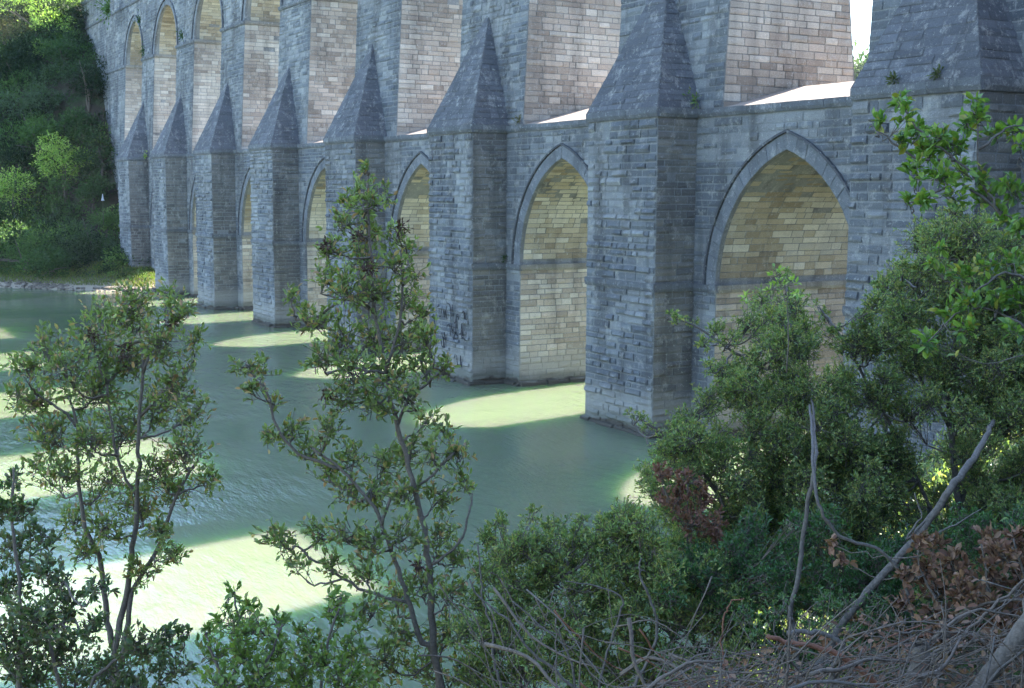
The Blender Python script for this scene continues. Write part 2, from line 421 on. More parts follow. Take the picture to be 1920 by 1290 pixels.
# ---- split: the stones that show largest become objects, the rest of each part is one joined part
def flush(lists, nbest, name='stone', mat=None):
    mat = mat or M_STONE
    sc = []
    for li, st in enumerate(lists):
        for k, (V, F, c) in enumerate(st.items):
            P = np.mean(V, 0); u, v, z = pj(P)
            if not (0 < u < 1640 and 0 < v < 1290) or z < 1: continue
            q = [pj(a) for a in (V[0], V[len(V)//2-3], V[-1], V[2])]
            us = [a[0] for a in q]; vs = [a[1] for a in q]
            sc.append(((max(us)-min(us))*(max(vs)-min(vs)), li, k))
    sc.sort(reverse=True); best = {(l, k) for _, l, k in sc[:nbest]}
    for li, st in enumerate(lists):
        rest = MB()
        for k, (V, F, c) in enumerate(st.items):
            if (li, k) in best:
                P = np.mean(V, 0); o = mesh_obj(name, [tuple(np.array(a)-P) for a in V], F, mat, st.owner, [c]*len(V))
                o.location = tuple(P-AQL)
            else: rest.add(local(V), F, c)
        if rest.V:
            r = rest.obj(name, mat, st.owner); r.name = 'stonework'; r['kind'] = 'stuff'
flush([SL, SU]+SB, 300)

# ---- moulded courses, built as separate blocks
def course(runs, z0, z1, proj, mat, owner, name, lens=(.6, 1.1), lean=0.0, big=False, chamf=True):
    rest = MB()
    for (pa, pb, nrm, ff) in runs:
        pa = np.array(pa, float); pb = np.array(pb, float); d = pb-pa; L = np.linalg.norm(d); d /= L; nrm = np.array(nrm, float); s = 0
        while s < L-.01:
            l = R.uniform(*lens); l = L-s if L-s-l < .3 else l
            j = R.uniform(-.008, .008); jz = R.uniform(-.006, .006); pr = proj+j
            a = pa+d*(s+.006); b = pa+d*(s+l-.006); zz0 = z0+jz; zz1 = z1+jz
            prof = [(-.06, zz0), (pr*.55, zz0), (pr, zz0+(zz1-zz0)*.4), (pr, zz1), (-.06, zz1)] if chamf else [(-.06, zz0), (pr, zz0), (pr, zz1), (-.06, zz1)]
            V = [(*(q+nrm*o_), z) for q in (a, b) for o_, z in prof]; n = len(prof)
            F = [tuple(range(n-1, -1, -1)), tuple(range(n, 2*n))] + [(k, (k+1) % n, n+(k+1) % n, n+k) for k in range(n)]
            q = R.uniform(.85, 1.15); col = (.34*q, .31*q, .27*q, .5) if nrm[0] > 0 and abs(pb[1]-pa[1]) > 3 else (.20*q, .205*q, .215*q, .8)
            P = np.mean(V, 0); u, v, zc = pj(P)
            if big and zc < 52 and 700 < u < 1900 and 0 < v < 1290:
                o = mesh_obj(name, [tuple(np.array(x)-P) for x in V], F, mat, owner, [col]*len(V)); o.location = tuple(P-AQL)
            else: rest.add(local(V), F, col)
            s += l
    if rest.V: tag(rest.obj(name, mat, owner), kind='stuff').name = name+'_run'
def wrap(X, pr): return [((X-W, -D), (X+pr*.9, -D), (0, -1), 0), ((X, -D), (X, 0), (1, 0), 0), ((X-W, 0), (X-W, -D), (-1, 0), 0)]
for i, X in enumerate(XP):
    bo = buttresses[i]
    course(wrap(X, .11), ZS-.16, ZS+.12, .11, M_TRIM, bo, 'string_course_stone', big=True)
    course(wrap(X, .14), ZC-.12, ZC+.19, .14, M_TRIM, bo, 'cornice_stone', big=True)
sr = []; cr = []
for i in range(len(XP)-1):
    xl, xr = bays[i][0]
    sr += [((XP[i+1], 0), (xl+.09, 0), (0, -1), 0), ((xl, 0), (xl, YB), (1, 0), 0), ((xr-.09, 0), (XP[i]-W, 0), (0, -1), 0)]
    cr += [((XP[i+1], 0), (XP[i]-W, 0), (0, -1), 0)]
sr += [((-93, 0), (XP[-1]-W, 0), (0, -1), 0)]; cr += [((-96, 0), (XP[-1]-W, 0), (0, -1), 0)]
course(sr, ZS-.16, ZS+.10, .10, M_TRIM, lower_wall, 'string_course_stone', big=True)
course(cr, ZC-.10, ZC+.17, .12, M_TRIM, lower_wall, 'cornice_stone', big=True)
ur = []; yu = fy(ZU)
last = -108
for (lo, op) in bays[::-1]:
    ur += [((last, yu), (op[0]+.08, yu), (0, -1), 0), ((op[0], yu), (op[0], by(ZU)), (1, 0), 0)]; last = op[1]-.08
ur += [((last, yu), (24, yu), (0, -1), 0)]
course(ur, ZU-.12, ZU+.13, .13, M_TRIM, upper_wall, 'string_course_stone')
course([((-112, fy(ZT)), (24, fy(ZT)), (0, -1), 0)], ZT-.12, ZT+.13, .14, M_TRIM, upper_wall, 'string_course_stone')
course([((-114, fy(ZTOP)), (24, fy(ZTOP)), (0, -1), 0)], ZTOP-.3, ZTOP+.1, .15, M_TRIM, upper_wall, 'coping_stone')

# ---- arch rings with voussoirs and a thin hood mould
def ring(op, zs, rise, th, yf, owner, nv, separate, proud=.045):
    ro = empty_part('arch_ring', owner) if separate else None
    rest = MB(); inn = arc(*op, zs, rise, nv); out_ = arc(*op, zs, rise, nv, th)
    for k in range(len(inn)-1):
        a, b, c, d = np.array(inn[k]), np.array(inn[k+1]), np.array(out_[k+1]), np.array(out_[k])
        m_ = (a+b+c+d)/4; q = R.uniform(.85, 1.2); pr = proud*R.uniform(.8, 1.2)
        P = [m_+(p_-m_)*.985 for p_ in (a, b, c, d)]
        for idx in (0, 1):      # keep the soffit line
            P[idx] = np.array((a, b)[idx])*.9+P[idx]*.1
        Pi = [m_+(p_-m_)*.94 for p_ in (a, b, c, d)]
        V = [(x, yf(z)+.13, z) for x, z in P]+[(x, yf(z)-pr*.5, z) for x, z in P]+[(x, yf(z)-pr, z) for x, z in Pi]
        F = []
        for l in (0, 4):
            for e in range(4): F.append((l+e, l+(e+1) % 4, l+4+(e+1) % 4, l+4+e))
        F.append((8, 9, 10, 11))
        col = (.235*q, .24*q, .25*q, .7)
        if separate:
            Pm = np.mean(V, 0); o = mesh_obj('voussoir', [tuple(np.array(x)-Pm) for x in V], F, M_TRIM, ro, [col]*12); o.location = tuple(Pm-AQL)
        else: rest.add(local(V), F, col)
    if rest.V: ro = rest.obj('arch_ring', M_TRIM, owner)
    h = MB(); o1 = arc(*op, zs, rise, 28, th+.005); o2 = arc(*op, zs, rise, 28, th+.08)
    for k in range(len(o1)-1):
        V = [(*((x, yf(z)-y_, z)),) for y_ in (-.02, .11) for x, z in (o1[k], o1[k+1], o2[k+1], o2[k])]
        h.add(local(V), [(0, 1, 5, 4), (2, 3, 7, 6), (4, 5, 6, 7), (0, 3, 7, 4), (1, 2, 6, 5)], (.11, .11, .12))
    h.obj('hood_mould', M_TRIM, ro if not separate else ro)
def empty_part(name, owner):
    o = bpy.data.objects.new(name, None); COL.objects.link(o); o.parent = owner; return o
for i in range(len(XP)-1):
    ring(bays[i][0], ZS+.1, LR, .5, lambda z: 0., AQ if i in (1, 2, 3) else lower_wall, 13, i in (1, 2, 3))
for (lo, op) in bays: ring(op, ZU, UR, .42, fy, upper_wall, 13, False, .03)

# ---- gabled causeway through the upper openings
for (lo, op) in bays[:-1]:
    m = MB(); a, b = op[0]-.3, op[1]+.3; zc0 = ZC+.15; ys = [(-.02, zc0), (3.3, 12.0), (YB, zc0)]
    V = [(x, y, z) for x in (a, b) for y, z in ys]; m.add(local(V), [(0, 3, 4, 1), (1, 4, 5, 2), (0, 2, 5, 3), (0, 1, 2), (3, 5, 4)])
    m.obj('causeway', M_COPING, AQ)

# ---- ragged footing stones at the waterline
ft = MB()
def foot(pa, pb, nrm):
    pa = np.array(pa, float); pb = np.array(pb, float); d = pb-pa; L = np.linalg.norm(d); d /= L; n_ = np.array(nrm, float); s = 0
    while s < L:
        l = min(R.uniform(.5, 1.0), L-s+.02); o_ = R.uniform(.12, .26); zt = R.uniform(.06, .2)
        V = [(*(pa+d*a+n_*b), z) for a in (s+.01, s+l-.01) for b, z in ((-.02, -.6), (o_+.05, -.6), (o_, zt-.05), (o_-.05, zt), (-.02, zt+.02))]
        ft.add(local(V), [(0, 1, 6, 5), (1, 2, 7, 6), (2, 3, 8, 7), (3, 4, 9, 8), (4, 3, 2, 1, 0), (5, 6, 7, 8, 9)], (.10, .09, .08)); s += l
for i, X in enumerate(XP[:-1]):
    foot((X-W-.1, -D), (X+.15, -D), (0, -1)); foot((X, -D), (X, 0), (1, 0)); foot((X, 0), (bays[i-1][0][0] if i else X+1, 0), (0, -1))
    if i: foot((bays[i-1][0][0], 0), (bays[i-1][0][0], YB), (1, 0))
tag(ft.obj('footing_stone', M_STONE, AQ), kind='stuff').name = 'footing'

# ------------------------------------------------------------------ tubes and leaves
def tube(mb, pts, r0, r1, sides=6, col=None):
    pts = np.array(pts, float); n = len(pts); V = []; F = []
    for i in range(n):
        tdir = pts[min(i+1, n-1)] - pts[max(i-1, 0)]; L = np.linalg.norm(tdir); tdir = tdir/L if L > 1e-9 else np.array([0, 0, 1.])
        a = np.cross(tdir, (0.31, .2, .93)); a /= np.linalg.norm(a); b = np.cross(tdir, a)
        r = r0+(r1-r0)*i/(n-1)
        for k in range(sides):
            q = 2*math.pi*k/sides; V.append(pts[i]+a*r*math.cos(q)+b*r*math.sin(q))
    for i in range(n-1):
        for k in range(sides): F.append((i*sides+k, i*sides+(k+1) % sides, (i+1)*sides+(k+1) % sides, (i+1)*sides+k))
    F.append(tuple(range(sides-1, -1, -1))); F.append(tuple((n-1)*sides+k for k in range(sides)))
    mb.add(V, F, col)
def smooth_path(pts, n=4, wob=0.0):
    pts = [np.array(p_, float) for p_ in pts]
    P = [2*pts[0]-pts[1]]+pts+[2*pts[-1]-pts[-2]]; out = []
    for i in range(1, len(P)-2):
        for k in range(n):
            t_ = k/n; a, b, c, d = P[i-1:i+3]
            out.append(.5*((2*b)+(-a+c)*t_+(2*a-5*b+4*c-d)*t_*t_+(-a+3*b-3*c+d)*t_**3))
    out.append(P[-2])
    out = np.array(out)
    if wob: out[1:-1] += R.normal(0, wob, out[1:-1].shape)
    return out
LT = np.array([(0, 0, 0), (.35, 0, -.03), (.72, 0, -.02), (1, 0, -.08), (.28, .8, .10), (.66, .86, .10), (.28, -.8, .10), (.66, -.86, .10)])
LF3 = np.array([(0, 1, 4), (1, 5, 4), (1, 2, 5), (2, 3, 5), (0, 6, 1), (1, 6, 7), (1, 7, 2), (2, 7, 3)])
DT = np.array([(0, 0, 0), (.5, .8, .12), (1, 0, 0), (.5, -.8, .12)]); DF = np.array([(0, 2, 1), (0, 3, 2)])
def leaves(P, Dr, L, wr, cols, rich=True, up=.5):
    "P, Dr (n,3); leaf length L (n,), width ratio, colours (n,3) -> V, F, C"
    n = len(P); Dr = Dr/np.maximum(1e-9, np.linalg.norm(Dr, axis=1))[:, None]
    Nn = R.normal(0, 1, (n, 3)); Nn[:, 2] += up*3
    Sd = np.cross(Dr, Nn); Sd /= np.maximum(1e-9, np.linalg.norm(Sd, axis=1))[:, None]; Nn = np.cross(Sd, Dr)
    T = LT if rich else DT; Ff = LF3 if rich else DF; k = len(T)
    hw = (L*wr/2)[:, None, None]
    V = P[:, None, :] + Dr[:, None, :]*(T[None, :, 0:1]*L[:, None, None]) + Sd[:, None, :]*(T[None, :, 1:2]*hw) + Nn[:, None, :]*(T[None, :, 2:3]*L[:, None, None])
    F = (Ff[None]+(np.arange(n)*k)[:, None, None]).reshape(-1, 3)
    return V.reshape(-1, 3), F, np.repeat(cols, k, 0)
def pick(cols, n, var=.25, w=None):
    cols = np.array(cols); return cols[R.choice(len(cols), n, p=w)]*R.uniform(1-var, 1+var, (n, 1))
G_OAK = ((0.178, 0.23, 0.073), (0.217, 0.27, 0.08), (0.276, 0.323, 0.106), (0.159, 0.19, 0.08), (0.393, 0.23, 0.12), (0.473, 0.323, 0.133))
W_OAK = (.26, .28, .2, .14, .06, .06)
G_FINE = ((0.159, 0.229, 0.082), (0.209, 0.275, 0.092), (0.277, 0.348, 0.115), (0.392, 0.366, 0.115))
G_LIGHT = ((0.108, 0.206, 0.059), (0.145, 0.247, 0.083), (0.181, 0.247, 0.074), (0.235, 0.23, 0.083))
G_BROWN = ((.21, .105, .065), (.26, .14, .09), (.16, .08, .055), (.30, .18, .12))

def st_base(st): return st[0][1] if False else (0 if st[0][1] > 1180 else 999)
def plant(name, label, cat, depth, stems, clumps, leafL, wr=.5, cols=G_OAK, wts=None, tw=26, lpt=7, rs=(.03, .008), dspread=.5,
          bark=None, lmat=None, singles=0, rich=True, group=None, spread=1.0, dead=0, base=None, twig_r=.0035, lvar=.3, up=.5):
    """stems: list of point lists (u, v, ddepth); clumps: (u, v, radius_px[, ddepth]) in survey units at the given distance.
    Every clump gets a bough from the nearest stem, twigs that fill its volume and leaves along the twigs."""
    bark = bark or M_BARK; lmat = lmat or M_LEAF
    S3 = [smooth_path([at(u, v, depth+(dd[0] if dd else 0)) for (u, v, *dd) in st], 4, .006) for st in stems]
    org = S3[0][0].copy() if base is None else np.array(base, float)
    root = empty(name, org, label, cat, group)
    wood = MB(); nodes_ = np.concatenate(S3) if S3 else np.zeros((0, 3))
    for k, s in enumerate(S3): tube(wood, s-org, rs[0]*(1 if k == 0 else (.8 if abs(st_base(stems[k])-st_base(stems[0])) < 40 else .4)), rs[1], 7)
    P = []; Dv = []; 
    twm = MB()
    for (u, v, rp, *dd) in clumps:
        dep = depth+(dd[0] if dd else R.uniform(-dspread, dspread)); c = at(u, v, dep); r = rp*dep/FPX*spread
        low = nodes_[nodes_[:, 2] < c[2]+r*.3] if len(nodes_) else nodes_
        src = low if len(low) else nodes_
        if len(src):
            j = src[np.argmin(np.linalg.norm(src-c, axis=1)+.35*np.abs(src[:, 2]-(c[2]-r)))]
            mid = (j+c)/2+np.array([0, 0, -.12*np.linalg.norm(c-j)])+R.normal(0, .03, 3)
            bp_ = smooth_path([j, mid, c], 4, .008); tube(twm, bp_-org, rs[1]*1.15, rs[1]*.5, 5)
        n = max(4, int(tw*(rp/50)**1.6))
        for _ in range(n):
            d = R.normal(0, 1, 3); d[2] += .5; d /= np.linalg.norm(d)
            e = c+d*r*R.uniform(.45, 1.15)*np.array([1, 1, 1.0]); s0 = c+R.normal(0, .25*r, 3)
            if len(src) and R.random() < .3: s0 = bp_[R.integers(len(bp_)//2, len(bp_))]
            m_ = (s0+e)/2+R.normal(0, .06*r, 3); m_[2] -= .05*r
            tp = smooth_path([s0, m_, e], 3); tube(twm, tp-org, twig_r, twig_r*.45, 3)
            k = max(2, int(lpt*R.uniform(.6, 1.4)))
            ts = 1-R.random(k)**1.7*.75
            q = np.clip((ts*(len(tp)-1)).astype(int), 0, len(tp)-2); fr = (ts*(len(tp)-1)-q)[:, None]
            pp = tp[q]*(1-fr)+tp[q+1]*fr; P.append(pp)
            ax = (tp[-1]-tp[0]); ax /= np.linalg.norm(ax)+1e-9
            dv = R.normal(0, .75, (k, 3))+ax*.8; dv[:, 2] += .35; Dv.append(dv)
    P = np.concatenate(P); Dv = np.concatenate(Dv); n = len(P)
    L = leafL*R.uniform(1-lvar, 1+lvar, n); C = pick(cols, n, .25, wts)
    wo_ = wood.obj('trunk', bark, root, smooth=True) if wood.V else None
    if twm.V: twm.obj('boughs', bark, root, smooth=True)
    if singles:
        # the leaves nearest to the eye are objects of their own
        dist = np.array((P-CAM) @ FWD); idx = np.argsort(dist-2*L)[:singles]; keep = np.ones(n, bool); keep[idx] = False
        for i in idx:
            V, F, Cc = leaves(np.zeros((1, 3)), Dv[i:i+1], L[i:i+1], wr, C[i:i+1], True, up)
            o = mesh_obj('leaf', V, F, lmat, root, Cc); o.location = tuple(P[i]-org)
        P, Dv, L, C = P[keep], Dv[keep], L[keep], C[keep]
    V, F, Cc = leaves(P-org, Dv, L, wr, C, rich, up)
    cr_ = mesh_obj('crown', V, F, lmat, root, Cc); cr_['kind'] = 'stuff'
    return root

# ------------------------------------------------------------------ left hill: bushes and undergrowth
def mound_leaves(cx, cy, cz, rx, rz, n, cols, Lf, seedvar=.2):
    d = R.normal(0, 1, (n, 3)); d[:, 2] = np.abs(d[:, 2])*.9-.25; d /= np.linalg.norm(d, axis=1)[:, None]
    # break the ball up into lobes
    ph = R.uniform(0, 6.28, 6); f = 1+.16*np.sin(d[:, 0]*7+ph[0])*np.sin(d[:, 1]*6+ph[1])+.16*np.sin(d[:, 2]*8+ph[2]+d[:, 0]*5)+.1*np.sin(d[:, 1]*13+ph[3])
    rr = f*(R.random(n)**.35*.5+.55)
    P = np.stack([cx+d[:, 0]*rx*rr, cy+d[:, 1]*rx*rr, cz+d[:, 2]*rz*rr], 1)
    Dv = d+R.normal(0, .6, (n, 3)); return P, Dv, Lf*R.uniform(.6, 1.4, n), pick(cols, n, seedvar)
HG = [((0.023, 0.042, 0.015), (0.031, 0.053, 0.019)), ((0.048, 0.093, 0.032), (0.06, 0.109, 0.035)), ((0.081, 0.147, 0.044), (0.106, 0.177, 0.052)), ((0.076, 0.108, 0.061), (0.101, 0.138, 0.077)), ((0.158, 0.246, 0.061), (0.203, 0.286, 0.082))]
P_, D_, L_, C_ = [], [], [], []
cnt = 0; tries = 0
while cnt < 520 and tries < 6000:
    tries += 1
    y = R.uniform(-42, .5); x = shore_x(y)-R.uniform(3.2, 62)
    h = height(x, y); 
    if h < .8: continue
    e = shore_x(y)-x
    if y > -.6 and x > -96-(max(0, h-11))*.66: continue
    u, v, z = pj((x, y, h+1))
    if not (-80 < u < 330 and -80 < v < 560): continue
    cnt += 1
    r = R.uniform(.9, 2.4)*(1 if e > 9 else .45)
    if y > -3.2: r = min(r, 1.1)
    if e < 9 and y > -8: r *= .5
    a = mound_leaves(x, y, h+r*.15, r, r*R.uniform(.7, 1.15), int(150*r*r+60), HG[R.choice(5, p=(.3, .3, .2, .12, .08))], .26 if e > 9 else .16)
    for q, l in zip(a, (P_, D_, L_, C_)): l.append(q)
V, F, Cc = leaves(np.concatenate(P_), np.concatenate(D_), np.concatenate(L_), .55, np.concatenate(C_), False, .35)
ug = mesh_obj('undergrowth', V, F, M_HILL, None, Cc); tag(ug, 'dense dark green undergrowth covering the left hillside', 'undergrowth', kind='stuff')

def hill_point(u, v):
    "first ground point on the sight line"
    d = FWD+RT*(u-960)/FPX-UP*(v-645)/FPX; s = 60.
    while s < 220:
        q = CAM+d*s
        if q[2] < height(q[0], q[1]): return q
        s += .4
    return CAM+d*150
def bush(name, label, cat, u, v, rpx, cols, Lf=.26, n=1500, rz=1.0, trunk=True, lift=.6, group=None):
    q = hill_point(u, v+rpx*.4); z = (q-CAM) @ FWD; r = rpx*z/FPX
    c = at(u, v, z-r*.6); org = np.array([c[0], c[1], height(c[0], c[1])])
    root = empty(name, org, label, cat, group)
    Ps = [mound_leaves(*(c+R.normal(0, .42*r, 3)*np.array([1, 1, .8])), r*R.uniform(.4, .62), r*rz*R.uniform(.4, .6), n//7, cols, Lf) for _ in range(7)]
    P, Dv, L, C = [np.concatenate([p_[k] for p_ in Ps]) for k in range(4)]
    V, F, Cc = leaves(P-org, Dv, L, .55, C, False, .35); tag(mesh_obj('crown', V, F, M_HILL, root, Cc), kind='stuff')
    m = MB()
    for k in range(4):
        e = c+R.normal(0, .4*r, 3); tube(m, smooth_path([np.array([0, 0, -.3]), (c-org)*.5+R.normal(0, .1, 3), e-org], 4), .12, .03, 6)
    m.obj('trunk', M_BARK, root, smooth=True)
    return root
YG = ((0.296, 0.43, 0.081), (0.377, 0.512, 0.108), (0.243, 0.377, 0.081), (0.458, 0.538, 0.161))  # yellow-green leaves lightened to imitate sunlight on bushes that stand in shadow
bush('bush', 'rounded yellow-green bush with painted sunlight halfway up the hillside, nearest to the aqueduct', 'bush', 122, 320, 52, YG, n=2600)
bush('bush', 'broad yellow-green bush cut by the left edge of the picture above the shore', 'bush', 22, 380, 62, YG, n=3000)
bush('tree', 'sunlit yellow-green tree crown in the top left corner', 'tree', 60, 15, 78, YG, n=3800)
bush('tree', 'dry olive-brown tree below the sunlit crown in the top left corner', 'tree', 10, 70, 52, ((.12, .12, .05), (.15, .14, .06), (.10, .10, .045)), n=2400)
bush('tree', 'dark tree with drooping grey-green leaves left of the aqueduct end', 'tree', 60, 200, 60, HG[3], n=2600)
bush('bush', 'large fan-shaped green bush in the middle of the hillside', 'bush', 75, 245, 62, HG[2], n=2800)
bush('bush', 'dark bush tucked against the sloping end of the aqueduct', 'bush', 165, 150, 50, HG[0], n=2200)
bush('bush', 'mid-green bush on the hillside beside the first buttress', 'bush', 190, 290, 40, HG[1], n=1800)
bush('bush', 'dense green bush overhanging the rocky shore at the left edge', 'bush', 45, 480, 55, HG[2], .22, n=2800)
bush('bush', 'low leafy bush sweeping down to the shore left of the grass', 'bush', 95, 500, 40, HG[1], .2, n=1800)
bush('bush', 'silvery green bush with feathery tops above the grassy bank', 'bush', 170, 455, 50, ((.10, .14, .08), (.13, .17, .10), (.07, .11, .05)), .18, n=2600)
bush('bush', 'yellowing shrub at the foot of the last buttress', 'bush', 275, 475, 16, ((.15, .15, .04), (.10, .13, .04)), .14, n=500)

HB = [(30, 130, 42, 0, 'dark rounded crown under the olive-brown tree at the left edge'), (118, 95, 40, 1, 'rounded green crown at the upper hillside near the aqueduct end'), (150, 235, 36, 1, 'green rounded bush between the fan-shaped bush and the aqueduct'),
      (30, 290, 40, 0, 'dark green bush directly above the left yellow-green bush'), (110, 400, 44, 2, 'fresh green bush below the small yellow-green bush'), (175, 370, 34, 1, 'green bush behind the pale pointed marker'), (200, 420, 34, 2, 'green bush sloping down beside the farthest buttress'),
      (235, 400, 20, 1, 'small green bush touching the farthest buttress'), (15, 430, 40, 1, 'mid-green bush at the left edge below the yellow-green bush'), (135, 20, 40, 0, 'very dark tree crown in the gap between the sunlit crown and the aqueduct')]
for k, (u, v, r_, g_, lb) in enumerate(HB): bush('bush', lb, 'bush', u, v, r_, HG[g_], .24, n=2200)
# grass and shore gravel
n = 14000; yy = R.uniform(-14, 2.0, n); ee = R.uniform(1.8, 12, n); P = []
for y, e in zip(yy, ee):
    x = shore_x(y)-e; P.append((x, y, height(x, y)-.02))
P = np.array(P); Dv = R.normal(0, .35, (n, 3)); Dv[:, 2] = 1
V, F, Cc = leaves(P, Dv, R.uniform(.12, .34, n), .28, pick(((.14, .19, .045), (.19, .22, .05), (.16, .15, .06)), n), False, 0)
tag(mesh_obj('grass', V, F, M_HILL, None, Cc), 'short yellow-green grass on the low bank beside the aqueduct', 'grass', kind='stuff')
m = MB()
for k in range(560):
    y = R.uniform(-24, 1.0) if R.random() < .6 else R.choice((-2.5, -9.5, -15))+R.normal(0, 1.2); e = R.uniform(-.3, 1.7) if y > -8 else R.uniform(-.3, 2.6); x = shore_x(y)-e; r = R.uniform(.06, .26); c = np.array((x, y, height(x, y)+.02))
    V = [c+np.array(((R.uniform(.7, 1.2))*r*math.cos(a), r*math.sin(a)*R.uniform(.7, 1.2), h*r)) for h, s in ((-.4, 1), (.35, .6)) for a in np.linspace(0, 5.2, 5)]+[c+np.array((0, 0, r*.6))]
    F = [(i, (i+1) % 5, 5+(i+1) % 5, 5+i) for i in range(5)]+[(5+i, 5+(i+1) % 5, 10) for i in range(5)]
    m.add(V, F)
tag(m.obj('shore_gravel', M_ROCK), 'pale stones and gravel along the far waterline', 'gravel', kind='stuff')
# white plastic piece on the hillside
q = at(192.5, 370, 112); root = empty('marker', q-np.array([0, 0, .3]), 'small pale pointed marker standing on the hillside left of the aqueduct', 'marker')
m = MB(); tube(m, [(0, 0, -2.2), (0, 0, .02)], .02, .02, 6); m.obj('post', M_BARK, root)
m = MB(); tube(m, [(0, 0, 0), (0, 0, .2), (0, 0, .62)], .15, .03, 10); m.obj('cone', M_WHITE, root)

# far wooded hills behind (seen through the right-hand opening)
P_, D_, L_, C_ = [], [], [], []
for k in range(420):
    y = R.uniform(96, 150); x = R.uniform(-175, 30); h = height(x, y)
    if h < .5: continue
    r = R.uniform(3, 5.5); a = mound_leaves(x, y, h+r*.4, r, r*1.1, 240, HG[R.integers(5)], 1.0)
    for q_, l in zip(a, (P_, D_, L_, C_)): l.append(q_)
V, F, Cc = leaves(np.concatenate(P_), np.concatenate(D_), np.concatenate(L_), .7, np.concatenate(C_), False, .3)
tag(mesh_obj('far_wood', V, F, M_HILL, None, Cc), 'hazy wooded far shore seen behind the aqueduct', 'wood', kind='stuff')

# tufts growing on the masonry
def tuft(label, q, r, cols=G_LIGHT, n=60, Lf=.12):
    q = np.array(q, float); d = R.normal(0, 1, (n, 3)); d[:, 1] = -abs(d[:, 1]); d[:, 2] += .3
    P = q+d*r*.4*R.random((n, 1)); V, F, Cc = leaves(P-q, d, Lf*R.uniform(.6, 1.4, n), .5, pick(cols, n), False, .4)
    root = empty('wall_plant', q, label, 'plant'); tag(mesh_obj('foliage', V, F, M_HILL, root, Cc), kind='stuff')
    m = MB(); tube(m, [(0, .05, -.05), (0, -.05, .05), (0, -.1, r*.4)], .012, .005, 5); m.obj('stem', M_BARK, root)
tuft('green ivy tuft at the cornice in the corner beside the widest arch', (-7.0, -.15, 11.5), .45)
tuft('dry olive tuft on the cornice at the left foot of the second upper pier', (-18.9, -.1, 11.35), .4, ((.10, .11, .04), (.12, .1, .05)))
tuft('grassy tuft in the joint of the right-hand pyramid base, nearer its left corner', (3.2, -1.75, 11.3), .22, ((.1, .12, .05),))
tuft('grassy tuft in the joint of the right-hand pyramid base, nearer its right corner', (4.6, -1.7, 11.35), .22, ((.1, .12, .05),))
tuft('large green bush growing from the parapet string above the farthest arch', (-95.0, -.3, 25.2), 1.8, HG[2], 260, .3)
tuft('small green plant beside the farthest upper arch above its springing', (-84.6, .0, 23.0), .7, HG[1], 80, .2)
tuft('small green plant on the upper string between the two farthest arches', (-83.8, .1, 20.3), .7, HG[1], 80, .2)
tuft('small green plant on the upper string between the second and third farthest arches', (-71.4, .1, 20.3), .8, HG[1], 80, .2)
tuft('leafy tuft at the waterside string course beside the middle arch', (-20.0, -.1, 5.5), .3, HG[1], 40)
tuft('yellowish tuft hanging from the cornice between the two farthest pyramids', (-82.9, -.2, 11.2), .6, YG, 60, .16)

# graffiti on the front of the third buttress from the right
gm = MB(); gx0, gx1 = XP[3]-W, XP[3]
gr = empty('graffiti', ((gx0+gx1)/2, -D-.1, 2.2), 'black scribbled spray-paint tags low on the front of the middle buttress', 'graffiti')
go = np.array(((gx0+gx1)/2, -D-.1, 2.2))
def stroke(pts, wd=.045):
    pts = smooth_path([np.array((gx0+a, -D-.1, z)) for a, z in pts], 4)
    for a, b in zip(pts[:-1], pts[1:]):
        d = b-a; L = np.linalg.norm(d)+1e-9; s = np.array((-d[2], 0, d[0]))/L*wd/2
        V = [a-s, b-s, b+s, a+s]; V = [v-go for v in V]+[v-go+np.array((0, .012, 0)) for v in V]
        gm.add(V, [(0, 1, 2, 3), (4, 7, 6, 5), (0, 3, 7, 4), (1, 5, 6, 2), (0, 4, 5, 1), (3, 2, 6, 7)])
def tags(x, z, s, seed):
    rr = random.Random(seed); n = rr.randint(4, 7)
    stroke([(x+s*(k/n)+rr.uniform(-.1, .1)*s, z+rr.choice((-.5, .5))*s*rr.uniform(.5, 1)) for k in range(n)])
for k, (x, z, s) in enumerate(((.9, 3.0, .6), (1.5, 2.9, .5), (2.0, 3.1, .7), (2.6, 2.8, .5), (2.3, 2.5, .9), (3.0, 2.4, .6), (1.9, 2.2, .5), (3.3, 2.15, .5), (1.4, 1.9, .5), (1.3, 1.6, .5), (2.5, 1.9, .6), (2.8, .95, .6), (3.4, 3.0, .4))):
    tags(x, z, s, k)
tag(gm.obj('paint_strokes', M_PAINT, gr), kind='stuff')

